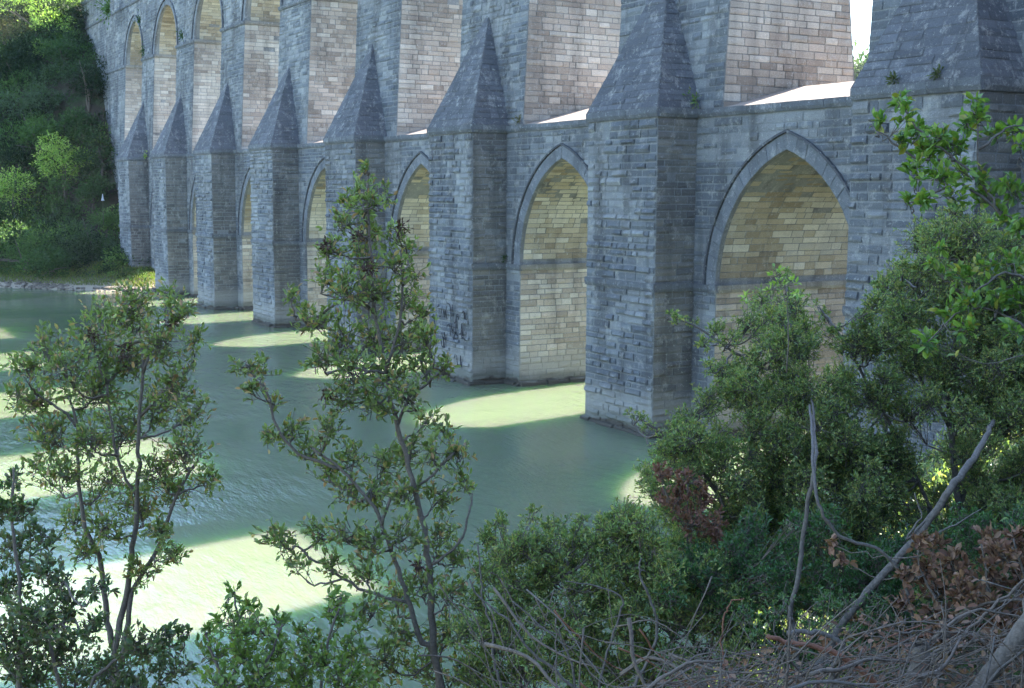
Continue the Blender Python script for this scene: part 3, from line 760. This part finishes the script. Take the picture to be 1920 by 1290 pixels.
# ------------------------------------------------------------------ foreground plants on the near bank
A_ST = [[(205, 1420), (212, 1290), (215, 1210), (236, 1120), (247, 1050), (256, 960), (258, 870), (263, 780), (268, 690), (262, 620)],
        [(212, 1215), (198, 1150), (190, 1060), (160, 985), (147, 900), (144, 800), (128, 740)],
        [(215, 1290), (238, 1190), (250, 1110), (300, 1020), (330, 930), (372, 862)],
        [(144, 800), (118, 770), (70, 740)], [(256, 930), (225, 870), (210, 800), (200, 720)], [(263, 780), (300, 740), (350, 690)], [(268, 700), (300, 625), (325, 590)]]
A_CL = [(252, 575, 45), (232, 600, 40), (322, 558, 30), (335, 590, 30), (185, 600, 38), (175, 650, 45), (300, 650, 50), (362, 640, 26), (95, 665, 45), (50, 690, 34), (120, 700, 50), (240, 680, 60),
        (180, 740, 60), (60, 760, 48), (90, 820, 48), (30, 740, 24), (330, 735, 48), (360, 780, 34), (290, 770, 50), (230, 810, 60), (170, 830, 45), (345, 850, 48), (385, 905, 30), (300, 890, 50), (330, 930, 36),
        (120, 900, 44), (70, 880, 36), (200, 910, 50), (260, 960, 48), (200, 990, 40), (300, 1000, 30), (325, 1045, 30), (270, 1075, 34), (140, 980, 34), (160, 1040, 36)]
plant('young_oak', 'bushy young evergreen oak with several thin stems, at the left in front of the lake', 'tree', 9.5, A_ST, A_CL, .048, .46, G_OAK, W_OAK, tw=62, lpt=6, rs=(.032, .009), singles=280, spread=1.2, dspread=.55)
B_ST = [[(40, 1450), (35, 1290), (42, 1180), (33, 1060), (22, 960), (25, 880)], [(120, 1450), (110, 1290), (90, 1180), (120, 1090)], [(35, 1290), (60, 1200), (140, 1160)], [(150, 1450), (170, 1290), (230, 1230), (300, 1200)]]
B_CL = [(22, 900, 30), (10, 960, 36), (45, 960, 30), (30, 1030, 50), (80, 1010, 34), (90, 1080, 50), (20, 1110, 55), (70, 1160, 60), (130, 1140, 46), (30, 1210, 70), (110, 1220, 60), (170, 1180, 40), (50, 1280, 70), (140, 1280, 60),
        (210, 1260, 55), (260, 1220, 45), (300, 1200, 34), (320, 1260, 50), (250, 1290, 50), (180, 1110, 30), (345, 1190, 20)]
plant('evergreen_shrub', 'dark tangled evergreen shrub filling the bottom left corner', 'shrub', 8.2, B_ST, B_CL, .046, .5, ((.09, .135, .055), (.11, .16, .06), (.14, .17, .07), (.17, .15, .08)), None, tw=38, lpt=8, rs=(.02, .007), singles=120, dspread=.6, up=.3)
C_ST = [[(430, 1450), (435, 1300), (450, 1200), (440, 1110)], [(600, 1450), (600, 1300), (615, 1200), (640, 1120)], [(435, 1300), (400, 1230), (385, 1190)], [(435, 1300), (500, 1240), (530, 1170)]]
C_CL = [(440, 1110, 16), (465, 1145, 28), (430, 1175, 40), (480, 1180, 40), (400, 1230, 44), (455, 1235, 50), (520, 1170, 26), (520, 1220, 45), (490, 1280, 55), (420, 1290, 50), (575, 1195, 36), (625, 1120, 22), (640, 1160, 38), (600, 1240, 50), (560, 1280, 55), (660, 1220, 50), (650, 1285, 60), (395, 1185, 16)]
plant('rose_briar', 'fresh green leafy briar at the bottom edge between the two young oaks', 'shrub', 7.6, C_ST, C_CL, .048, .5, ((.19, .27, .065), (.15, .22, .06), (.23, .30, .07), (.30, .27, .08)), (.4, .35, .2, .05), tw=34, lpt=6, rs=(.015, .006), singles=200, dspread=.4)
D_ST = [[(835, 1450), (822, 1300), (812, 1180), (803, 1060), (795, 990), (772, 900), (745, 800), (722, 700), (705, 590), (692, 450), (690, 330)],
        [(850, 1450), (822, 1250), (785, 1190), (765, 1120), (738, 1050), (716, 980), (688, 930), (640, 880), (585, 840)],
        [(716, 985), (735, 930), (800, 900), (850, 850)], [(745, 800), (770, 745), (800, 720), (835, 690)], [(722, 700), (750, 600), (752, 470)], [(765, 1130), (690, 1110), (630, 1075), (580, 1045), (530, 1000)],
        [(640, 880), (560, 850), (520, 800), (500, 735), (470, 700)], [(705, 590), (650, 560), (600, 590), (555, 600)], [(722, 700), (660, 690), (610, 700)], [(803, 1060), (860, 1020), (880, 960)]]
D_CL = [(688, 322, 15), (678, 350, 24), (690, 385, 34), (655, 385, 26), (722, 370, 22), (640, 425, 32), (690, 435, 38), (745, 440, 26), (768, 470, 24), (625, 470, 34), (675, 490, 42), (740, 505, 34), (780, 520, 24), (612, 520, 30), (650, 550, 44), (700, 560, 46), (760, 560, 38), (790, 590, 30),
        (545, 560, 18), (570, 590, 26), (600, 610, 34), (640, 630, 44), (700, 640, 52), (760, 640, 46), (800, 640, 32), (610, 680, 36), (660, 700, 46), (725, 705, 48), (790, 690, 36), (835, 690, 24), (640, 750, 40), (700, 760, 42), (760, 740, 36),
        (460, 690, 24), (490, 700, 26), (475, 735, 24), (515, 760, 16), (505, 820, 22), (545, 810, 30), (580, 850, 32), (620, 810, 34), (660, 860, 36), (800, 790, 26), (840, 810, 22), (860, 860, 30), (820, 860, 34), (770, 850, 40), (720, 870, 40), (610, 890, 32), (650, 930, 34), (700, 930, 36), (760, 930, 40), (830, 930, 38), (870, 910, 22),
        (505, 1000, 24), (530, 1020, 34), (555, 1065, 26), (600, 1000, 34), (650, 1010, 38), (700, 1020, 34), (760, 1010, 40), (820, 1010, 40), (860, 1050, 36), (620, 1060, 28), (690, 1080, 36), (740, 1120, 36), (790, 1100, 44), (850, 1120, 44), (690, 1150, 34), (760, 1190, 40), (830, 1190, 44), (720, 1240, 44), (800, 1260, 50), (870, 1260, 44), (700, 1290, 40)]
plant('young_oak', 'tall slender young evergreen oak in the middle, its top overlapping the buttresses', 'tree', 8.6, D_ST, D_CL, .048, .46, G_OAK, W_OAK, tw=48, lpt=6, rs=(.030, .008), singles=290, spread=1.2, dspread=.4)
# brown galls / dead leaf knots in the two oaks
KN = ('brown leaf knot high on the left side of the left young oak', 'brown leaf knot on the upper right branch of the left young oak', 'small brown leaf knot in the centre of the left young oak',
      'brown leaf knot on the left edge of the middle oak, near its top', 'brown leaf knot just under the top of the middle oak', 'brown leaf knot on the right-hand top branch of the middle oak', 'brown leaf knot on the main stem of the middle oak below its top',
      'brown leaf knot halfway down the left side of the middle oak', 'lowest brown leaf knot, on the thick stem of the middle oak')
for k, (u, v, d_) in enumerate(((172, 628, 9.0), (325, 605, 9.0), (232, 655, 9.0), (612, 462, 8.2), (672, 445, 8.2), (752, 425, 8.2), (690, 505, 8.2), (610, 740, 8.2), (785, 1060, 8.0))):
    n = 60; q = at(u, v, d_); d = R.normal(0, 1, (n, 3)); V, F, Cc = leaves(d*.028*R.random((n, 1)), d, .035*R.uniform(.6, 1.3, n), .5, pick(((.10, .055, .045), (.07, .04, .035)), n), False, 0)
    root = empty('dead_leaf_knot', q, KN[k], 'leaf knot', 'withered leaf knots in the young oaks'); tag(mesh_obj('leaves', V, F, M_LEAFD, root, Cc), kind='stuff')
    m = MB(); tube(m, [(0, 0, -.09), (.005, 0, 0)], .003, .002, 5); m.obj('stalk', M_BARK, root)

n = 110000; F_ = 4.5+30*R.random(n)**1.4; Q_ = R.uniform(.0, 1.5, n)*F_; okq = (F_ > 8) | (Q_ > .5*F_); F_, Q_ = F_[okq], Q_[okq]; P = []
for f, q in zip(F_, Q_):
    x = CAM[0]-.866*f+.5*q; y = CAM[1]+.5*f+.866*q; h = height(x, y)
    if h > .1: P.append((x, y, h+R.random()*(.35+.35*math.sin(x*2.1)*math.sin(y*1.7))))
P = np.array(P); n = len(P); Dv = R.normal(0, .6, (n, 3)); Dv[:, 2] += .7
V, F, Cc = leaves(P, Dv, R.uniform(.06, .14, n), .5, pick(G_FINE, n), False, .4)
tag(mesh_obj('bank_undergrowth', V, F, M_LEAF, None, Cc), 'low leafy ground cover on the near bank under the shrubs', 'undergrowth', kind='stuff')
# small-leaved shrubs of the right side
def grow(region, n, r):
    "clumps filled into a polygon of the survey"
    out = []; us = [a for a, b in region]; vs = [b for a, b in region]
    def inside(x, y):
        c = False; j = len(region)-1
        for i in range(len(region)):
            xi, yi = region[i]; xj, yj = region[j]
            if (yi > y) != (yj > y) and x < (xj-xi)*(y-yi)/(yj-yi)+xi: c = not c
            j = i
        return c
    k = 0
    while len(out) < n and k < n*60:
        k += 1; x, y = R.uniform(min(us), max(us)), R.uniform(min(vs), max(vs))
        if inside(x, y): out.append((x, y, R.uniform(*r)))
    return out
E_RG = [(890, 1010), (960, 985), (1000, 975), (1060, 1000), (1120, 985), (1170, 975), (1230, 1000), (1300, 1040), (1400, 1060), (1400, 1290), (870, 1290), (880, 1100)]
E_CL = grow(E_RG, 150, (26, 46))+[(935, 985, 24), (1000, 970, 20), (1030, 990, 24), (1090, 980, 20), (1150, 975, 26), (1185, 960, 18), (1200, 985, 26), (870, 1190, 40), (900, 1240, 46), (940, 1280, 46), (890, 1290, 46), (980, 1250, 46), (920, 1170, 40)]
plant('evergreen_shrub', 'low small-leaved evergreen shrub at the bottom middle, in front of the open water', 'shrub', 8.6,
      [[(1150, 1450), (1120, 1290), (1080, 1180), (1060, 1080)], [(1150, 1450), (1180, 1250), (1200, 1080)], [(1000, 1400), (960, 1200), (940, 1050)], [(1150, 1400), (1260, 1200), (1280, 1100)]],
      E_CL, .034, .42, G_FINE, None, tw=60, lpt=13, rs=(.02, .007), rich=False, dspread=.6, up=.35)
F1 = [(1440, 560), (1500, 570), (1530, 640), (1540, 700), (1600, 760), (1640, 830), (1660, 1000), (1640, 1130), (1230, 1100), (1210, 900), (1210, 830), (1290, 770), (1330, 720), (1350, 640), (1400, 610)]
F1_CL = grow(F1, 200, (26, 48))+grow([(1240, 860), (1600, 820), (1600, 1000), (1260, 1000)], 50, (28, 46))+[(1470, 520, 22), (1480, 560, 28), (1440, 600, 26), (1345, 625, 26), (1320, 645, 20), (1270, 598, 16), (1255, 590, 10), (1300, 605, 12), (1200, 785, 16), (1180, 775, 10), (1215, 800, 18), (1240, 850, 26), (1230, 880, 26), (1330, 685, 18), (1370, 640, 26)]
plant('evergreen_shrub', 'wide small-leaved evergreen shrub in front of the right-hand arch', 'shrub', 10.4,
      [[(1480, 1400), (1480, 1200), (1500, 1050), (1520, 920), (1500, 800), (1490, 700), (1475, 540)], [(1480, 1250), (1400, 1050), (1330, 900), (1250, 820), (1195, 780)], [(1500, 1000), (1440, 850), (1415, 700), (1360, 650), (1290, 605), (1250, 590)], [(1500, 1050), (1600, 900), (1560, 750)]],
      F1_CL, .033, .42, G_FINE, None, tw=66, lpt=14, rs=(.04, .008), rich=False, dspread=.9, bark=M_BARKG, up=.35)
F2 = [(1590, 640), (1650, 560), (1700, 470), (1760, 430), (1830, 420), (1900, 450), (1960, 500), (1960, 1060), (1600, 1100), (1560, 900), (1560, 720)]
F2_CL = grow(F2, 190, (30, 54))+[(1960, 600, 50), (1930, 700, 60), (1900, 800, 60), (1850, 650, 50), (1900, 520, 50), (1545, 590, 16), (1560, 625, 20), (1590, 650, 26), (1530, 570, 8), (1700, 330, 0.1), (1790, 400, 26), (1740, 450, 26), (1700, 500, 26), (1860, 420, 26), (1650, 540, 22), (1620, 600, 26)]
plant('evergreen_shrub', 'tall dense evergreen shrub at the right edge covering the foot of the near buttress', 'shrub', 11.0,
      [[(1850, 1400), (1840, 1150), (1800, 950), (1780, 750), (1800, 560), (1810, 420)], [(1840, 1150), (1720, 900), (1640, 740), (1580, 640), (1535, 575)], [(1800, 950), (1880, 700), (1900, 520)], [(1780, 800), (1700, 650), (1690, 520)]],
      [c for c in F2_CL if c[2] > 1], .034, .42, G_FINE, None, tw=95, lpt=14, rs=(.05, .009), rich=False, dspread=1.0, bark=M_BARKG, up=.35)
F3 = [(1250, 1080), (1400, 1000), (1560, 980), (1760, 990), (1960, 960), (1960, 1250), (1600, 1240), (1250, 1240)]
plant('evergreen_shrub', 'shaded low evergreen shrub behind the dead branches at the lower right', 'shrub', 8.4,
      [[(1550, 1500), (1560, 1300), (1600, 1150)], [(1300, 1450), (1330, 1250), (1350, 1120)], [(1800, 1450), (1800, 1250), (1830, 1100)]],
      grow(F3, 130, (28, 46)), .032, .45, ((.05, .115, .04), (.065, .14, .045), (.08, .16, .05)), None, tw=50, lpt=12, rs=(.02, .007), rich=False, dspread=.5, up=.35)
plant('evergreen_shrub', 'sparse green sprigs poking up through the brush pile at the lower right', 'shrub', 6.7,
      [[(1500, 1500), (1480, 1330), (1470, 1240)], [(1750, 1500), (1740, 1320), (1720, 1210)]],
      grow([(1240, 1180), (1500, 1110), (1960, 1130), (1960, 1290), (1240, 1290)], 34, (18, 34)), .028, .45, ((.07, .135, .05), (.09, .16, .055), (.11, .17, .06)), None, tw=34, lpt=9, rs=(.01, .004), rich=False, dspread=.25, up=.35)
for (F_, Q_, r_, lb) in ((9, 8, 260, 'rounded evergreen shrub high on the near bank, outside the right edge of the picture'), (14, 12, 230, 'evergreen shrub farther up the near bank beside the aqueduct, outside the right edge')):
    x = CAM[0]-.866*F_+.5*Q_; y = CAM[1]+.5*F_+.866*Q_; q = np.array((x, y, height(x, y)+.9)); uu, vv, zz = pj(q)
    plant('evergreen_shrub', lb, 'shrub', zz, [[(uu, vv+300), (uu, vv+100), (uu+20, vv-60)]], [(uu+R.normal(0, 130), vv+R.normal(0, 90), R.uniform(60, 90)) for _ in range(22)], .05, .42, G_FINE, None, tw=40, lpt=10, rs=(.04, .01), rich=False, dspread=1.0, up=.35)
# broad-leaved sprays, top right
G_ST = [[(2100, 560, .4), (1960, 480, .2), (1880, 400), (1845, 355), (1790, 300), (1740, 260), (1705, 215), (1690, 190)], [(1845, 355), (1835, 270), (1832, 180)], [(1790, 300), (1720, 300), (1660, 255), (1630, 235)], [(1880, 400), (1800, 345), (1740, 370), (1700, 385)],
        [(1835, 280), (1880, 245), (1915, 235)], [(2000, 700, .2), (1930, 620), (1850, 580), (1790, 590), (1740, 640)], [(1960, 560), (1900, 510), (1840, 540), (1800, 550)], [(1960, 420), (1920, 330), (1910, 300)]]
G_CL = [(1690, 190, 16), (1700, 215, 18), (1650, 232, 14), (1720, 250, 22), (1760, 260, 20), (1690, 270, 18), (1740, 290, 26), (1790, 280, 26), (1832, 190, 12), (1830, 220, 20), (1810, 240, 20), (1860, 250, 18), (1900, 245, 18), (1910, 275, 12), (1720, 320, 20), (1760, 330, 24), (1800, 320, 20), (1840, 330, 16), (1700, 380, 12), (1730, 380, 16), (1790, 370, 20),
        (1850, 370, 22), (1900, 360, 24), (1880, 410, 20), (1910, 430, 20), (1750, 500, 10), (1800, 520, 18), (1850, 510, 22), (1900, 500, 24), (1870, 560, 24), (1820, 570, 20), (1780, 590, 18), (1740, 640, 18), (1810, 620, 20), (1760, 470, 12), (1910, 560, 24), (1900, 620, 16)]
plant('leafy_branch', 'bright green broad-leaved branch reaching in from the right edge above the evergreen shrub', 'branch', 6.0, G_ST, [(u, v, r*1.12) for u, v, r in G_CL], 0.048, .52, ((.17, .27, .05), (.13, .23, .05), (.22, .31, .055), (.30, .28, .05), (.08, .15, .05)), (.36, .28, .2, .08, .08),
      tw=56, lpt=4, rs=(.010, .003), singles=290, dspread=.25, twig_r=.002, up=.6, bark=M_BARKG)
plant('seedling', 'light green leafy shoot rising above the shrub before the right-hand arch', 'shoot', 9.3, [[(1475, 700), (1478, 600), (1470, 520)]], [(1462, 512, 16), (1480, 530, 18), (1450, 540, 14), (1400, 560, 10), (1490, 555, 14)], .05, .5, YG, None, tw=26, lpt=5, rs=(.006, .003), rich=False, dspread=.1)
# brown withered leaves
plant('withered_shrub', 'withered shrub with rust-brown leaves beside the open water, right of the middle', 'shrub', 9.0, [[(1330, 1350), (1300, 1200), (1290, 1050), (1290, 900)], [(1300, 1150), (1350, 1050), (1350, 1000)], [(1290, 1000), (1250, 930), (1240, 890)]],
      [(1240, 895, 24), (1290, 900, 26), (1270, 940, 34), (1310, 940, 28), (1240, 935, 20), (1300, 985, 36), (1345, 985, 28), (1345, 1020, 24), (1290, 1040, 24), (1340, 1110, 18), (1320, 1150, 18), (1270, 1080, 14)], .042, .5, ((.24, .11, .07), (.19, .085, .06), (.28, .14, .09)), None, tw=46, lpt=8, rs=(.012, .005), lmat=M_LEAFD, singles=60, dspread=.25)
plant('withered_shrub', 'dead branches with dry brown beech-like leaves at the lower right edge', 'shrub', 6.6, [[(2000, 1400), (1930, 1250), (1860, 1120), (1840, 1020)], [(1930, 1250), (1800, 1180), (1740, 1100), (1720, 1030)], [(1990, 1200), (1920, 1080), (1900, 1010)]],
      [(1720, 1020, 22), (1750, 1030, 20), (1740, 1070, 30), (1790, 1070, 34), (1760, 1110, 34), (1700, 1080, 20), (1810, 1120, 36), (1850, 1020, 26), (1880, 1050, 30), (1900, 1010, 22), (1860, 1080, 34), (1910, 1090, 32), (1850, 1140, 34), (1900, 1150, 34), (1800, 1170, 26), (1740, 1150, 18), (1690, 1130, 24), (1870, 1190, 36), (1920, 1210, 34), (1760, 1200, 26), (1910, 1050, 30), (1560, 1020, 14), (1580, 1050, 12), (1600, 1160, 12), (1700, 1200, 12)],
      .050, .55, G_BROWN, None, tw=44, lpt=6, rs=(.012, .004), lmat=M_LEAFD, singles=290, dspread=.35)

# leaning poles and curved bare stems
def stem(name, label, cat, d, pts, r0, r1, mat, side=(), wob=.004):
    P = smooth_path([at(u, v, d+(x[0] if x else 0)) for u, v, *x in pts], 5, wob); org = P[0].copy(); root = empty(name, org, label, cat)
    m = MB(); tube(m, P-org, r0, r1, 9); m.obj('stem', mat, root, smooth=True)
    for (fr, pts2, r) in side:
        q = P[int(fr*(len(P)-1))]; Q = smooth_path([q]+[at(u, v, d+(x[0] if x else 0)) for u, v, *x in pts2], 5, wob)
        m = MB(); tube(m, Q-org, r, r*.4, 6); m.obj('side_branch', mat, root, smooth=True)
    return root
stem('bare_branch', 'upright grey bare stem standing in front of the wide shrub', 'branch', 7.2, [(1500, 1400), (1490, 1190), (1482, 1150), (1500, 1060), (1512, 960), (1527, 880), (1527, 810, .6), (1524, 775, 1.6), (1522, 745, 2.8)], .018, .008, M_BARKG)
stem('bare_branch', 'thick grey branch leaning up to the right across the shrub', 'branch', 6.8, [(1430, 1330), (1530, 1250), (1575, 1180), (1625, 1110), (1690, 1040), (1745, 970), (1790, 905), (1825, 860, .3), (1845, 825, 1.4), (1862, 790, 3.0)], .024, .018, M_BARKG, side=[(.62, [(1700, 1010), (1725, 970), (1715, 925)], .009), (.45, [(1700, 1030), (1780, 990), (1840, 955)], .009)])
stem('bare_branch', 'long thin curving bare stem that winds down over the thick leaning branch', 'branch', 6.6, [(1518, 760, 2.4), (1522, 800, 1.2), (1524, 840, .3), (1530, 930), (1555, 985), (1595, 1015), (1655, 1035), (1695, 1090), (1712, 1160), (1708, 1230), (1700, 1330)], .009, .009, M_BARKG)
stem('log', 'thick dark log rising to the right in the bottom right corner', 'log', 5.2, [(1775, 1400), (1835, 1290), (1885, 1225), (1940, 1150), (2000, 1070)], .034, .04, M_BARK)
stem('bare_branch', 'smooth red-brown bent branch lying across the brush', 'branch', 5.4, [(1438, 1192), (1480, 1203), (1545, 1215), (1600, 1245), (1660, 1300), (1720, 1370)], .010, .016, M_RED)
stem('bare_branch', 'pale knobbly branch hooked over the upright stem near the brush', 'branch', 5.8, [(1475, 1187), (1520, 1185), (1560, 1195), (1580, 1215), (1560, 1260), (1590, 1340)], .011, .012, M_BARKG)
stem('bare_branch', 'slender pale stem curving like a bow at the bottom middle', 'branch', 6.6, [(1160, 1330), (1205, 1255), (1231, 1195), (1228, 1150), (1210, 1105), (1198, 1070), (1204, 1048)], .010, .005, M_BARKG, side=[(.85, [(1212, 1070)], .004)])
stem('bare_branch', 'thin pale stem with a kink, leftmost of the bare stems at the bottom', 'branch', 6.8, [(950, 1330), (935, 1270), (925, 1230), (922, 1180), (905, 1130), (902, 1080), (896, 1020)], .009, .004, M_BARKG)
stem('bare_branch', 'long pale stem running diagonally down to the right at the bottom middle', 'branch', 6.7, [(880, 1085), (905, 1125), (955, 1165), (985, 1210), (1030, 1250), (1100, 1305)], .004, .009, M_BARKG)
stem('bare_branch', 'pale forked stem bending up beside the slender bow-shaped stem', 'branch', 6.7, [(1075, 1330), (1075, 1260), (1050, 1190), (1060, 1150), (1050, 1130)], .008, .003, M_BARKG, side=[(.5, [(1000, 1170), (960, 1150)], .004)])
stem('bare_branch', 'pale upright stem between the bow-shaped stem and the withered shrub', 'branch', 6.8, [(1110, 1330), (1135, 1240), (1160, 1160), (1165, 1120), (1120, 1100), (1060, 1090)], .008, .003, M_BARKG)
stem('bare_branch', 'arching red stem with its tip bent over, left of the brush', 'branch', 6.0, [(1365, 1330), (1355, 1240), (1358, 1160), (1370, 1130), (1395, 1122)], .006, .003, M_RED)
stem('bare_branch', 'straight grey branch slanting up out of the brush to the right edge', 'branch', 5.6, [(1700, 1260), (1790, 1200), (1860, 1140), (1930, 1080)], .009, .006, M_DEAD)
stem('stump', 'short upright broken stump standing in the brush', 'stump', 5.4, [(1700, 1380), (1715, 1290), (1728, 1225), (1726, 1212)], .045, .036, M_BARK)

# brush pile
bp_root = at(1600, 1330, 5.6); bpile = empty('brush_pile', bp_root, 'tangled pile of dry bare twigs and branches in the bottom right corner', 'brush pile')
rest = MB()
for k in range(380):
    left = R.random() < .09
    u = R.uniform(880, 1300) if left else R.uniform(1230, 1990); v = R.uniform(1170, 1340) if left else R.uniform(1275-(u-1250)*.17+R.normal(0, 24), 1355)
    d = R.uniform(5.2, 6.9)-(v-1150)*.004; c = at(u, v, d)
    ang = R.normal(.4, .5) if not left else R.normal(-.5, .7); l = R.uniform(.2, .7)
    dr = RT*math.cos(ang)+UP*math.sin(ang)+FWD*R.normal(0, .35); bend = (UP*R.normal(0, .12)+FWD*R.normal(0, .08))*l
    a, b = c-dr*l/2, c+dr*l/2; P = smooth_path([a, a+(b-a)*.35+bend, a+(b-a)*.7+bend*.8+R.normal(0, .015, 3), b], 3, .003)
    r = R.uniform(.0018, .0055) if k > 40 else R.uniform(.006, .012)
    if k < 200:
        m = MB(); tube(m, P-bp_root, r, r*.45, 5); m.obj('twig', M_DEAD if R.random() < .75 else (M_BARKG if R.random() < .7 else M_RED), bpile, smooth=True)
    else: tube(rest, P-bp_root, r, r*.45, 4)
    for _ in range(R.integers(0, 4)):
        i0 = R.integers(2, len(P)-2); dd = (P[i0+1]-P[i0]); dd /= np.linalg.norm(dd); dd = dd+R.normal(0, .5, 3); l2 = l*R.uniform(.15, .45)
        Q = smooth_path([P[i0], P[i0]+dd*l2*.5+R.normal(0, .01, 3), P[i0]+dd*l2+R.normal(0, .03, 3)], 3); tube(rest, Q-bp_root, r*.55, r*.25, 3)
o_ = rest.obj('twigs', M_DEAD, bpile, smooth=True); o_['kind'] = 'stuff'
# dry leaf litter over and under the brush
n = 1300; u = R.uniform(1230, 1980, n); v = R.uniform(1150, 1330, n); keep = v > 1265-(u-1250)*.3; u, v = u[keep], v[keep]; n = len(u)
P = np.array([at(a, b, R.uniform(5.6, 7.0)-(b-1150)*.004) for a, b in zip(u, v)]); Dv = R.normal(0, 1, (n, 3)); Dv[:, 2] *= .5
V, F, Cc = leaves(P, Dv, R.uniform(.025, .055, n), .55, pick(G_BROWN, n), True, .5)
tag(mesh_obj('leaf_litter', V, F, M_LEAFD, None, Cc), 'dry brown leaves caught in the brush at the lower right', 'leaf litter', kind='stuff')

# thin summer haze over the valley
m = MB(); hx0, hx1, hy0, hy1, hz0, hz1 = -950, 950, -950, 1450, -5.2, 75
V = [(x, y, z) for z in (hz0, hz1) for x, y in ((hx0, hy0), (hx1, hy0), (hx1, hy1), (hx0, hy1))]
mh = bpy.data.materials.new('haze_air'); mh.use_nodes = True; th_ = mh.node_tree; th_.nodes.clear()
oh = th_.nodes.new('ShaderNodeOutputMaterial'); vh = th_.nodes.new('ShaderNodeVolumePrincipled'); vh.inputs['Density'].default_value = .00012; vh.inputs['Color'].default_value = (.92, .96, 1, 1); vh.inputs['Anisotropy'].default_value = .3
th_.links.new(vh.outputs[0], oh.inputs['Volume'])
hz = mesh_obj('haze', V, [(3, 2, 1, 0), (4, 5, 6, 7), (0, 1, 5, 4), (1, 2, 6, 5), (2, 3, 7, 6), (3, 0, 4, 7)], mh); tag(hz, 'thin pale haze in the valley air', kind='stuff')
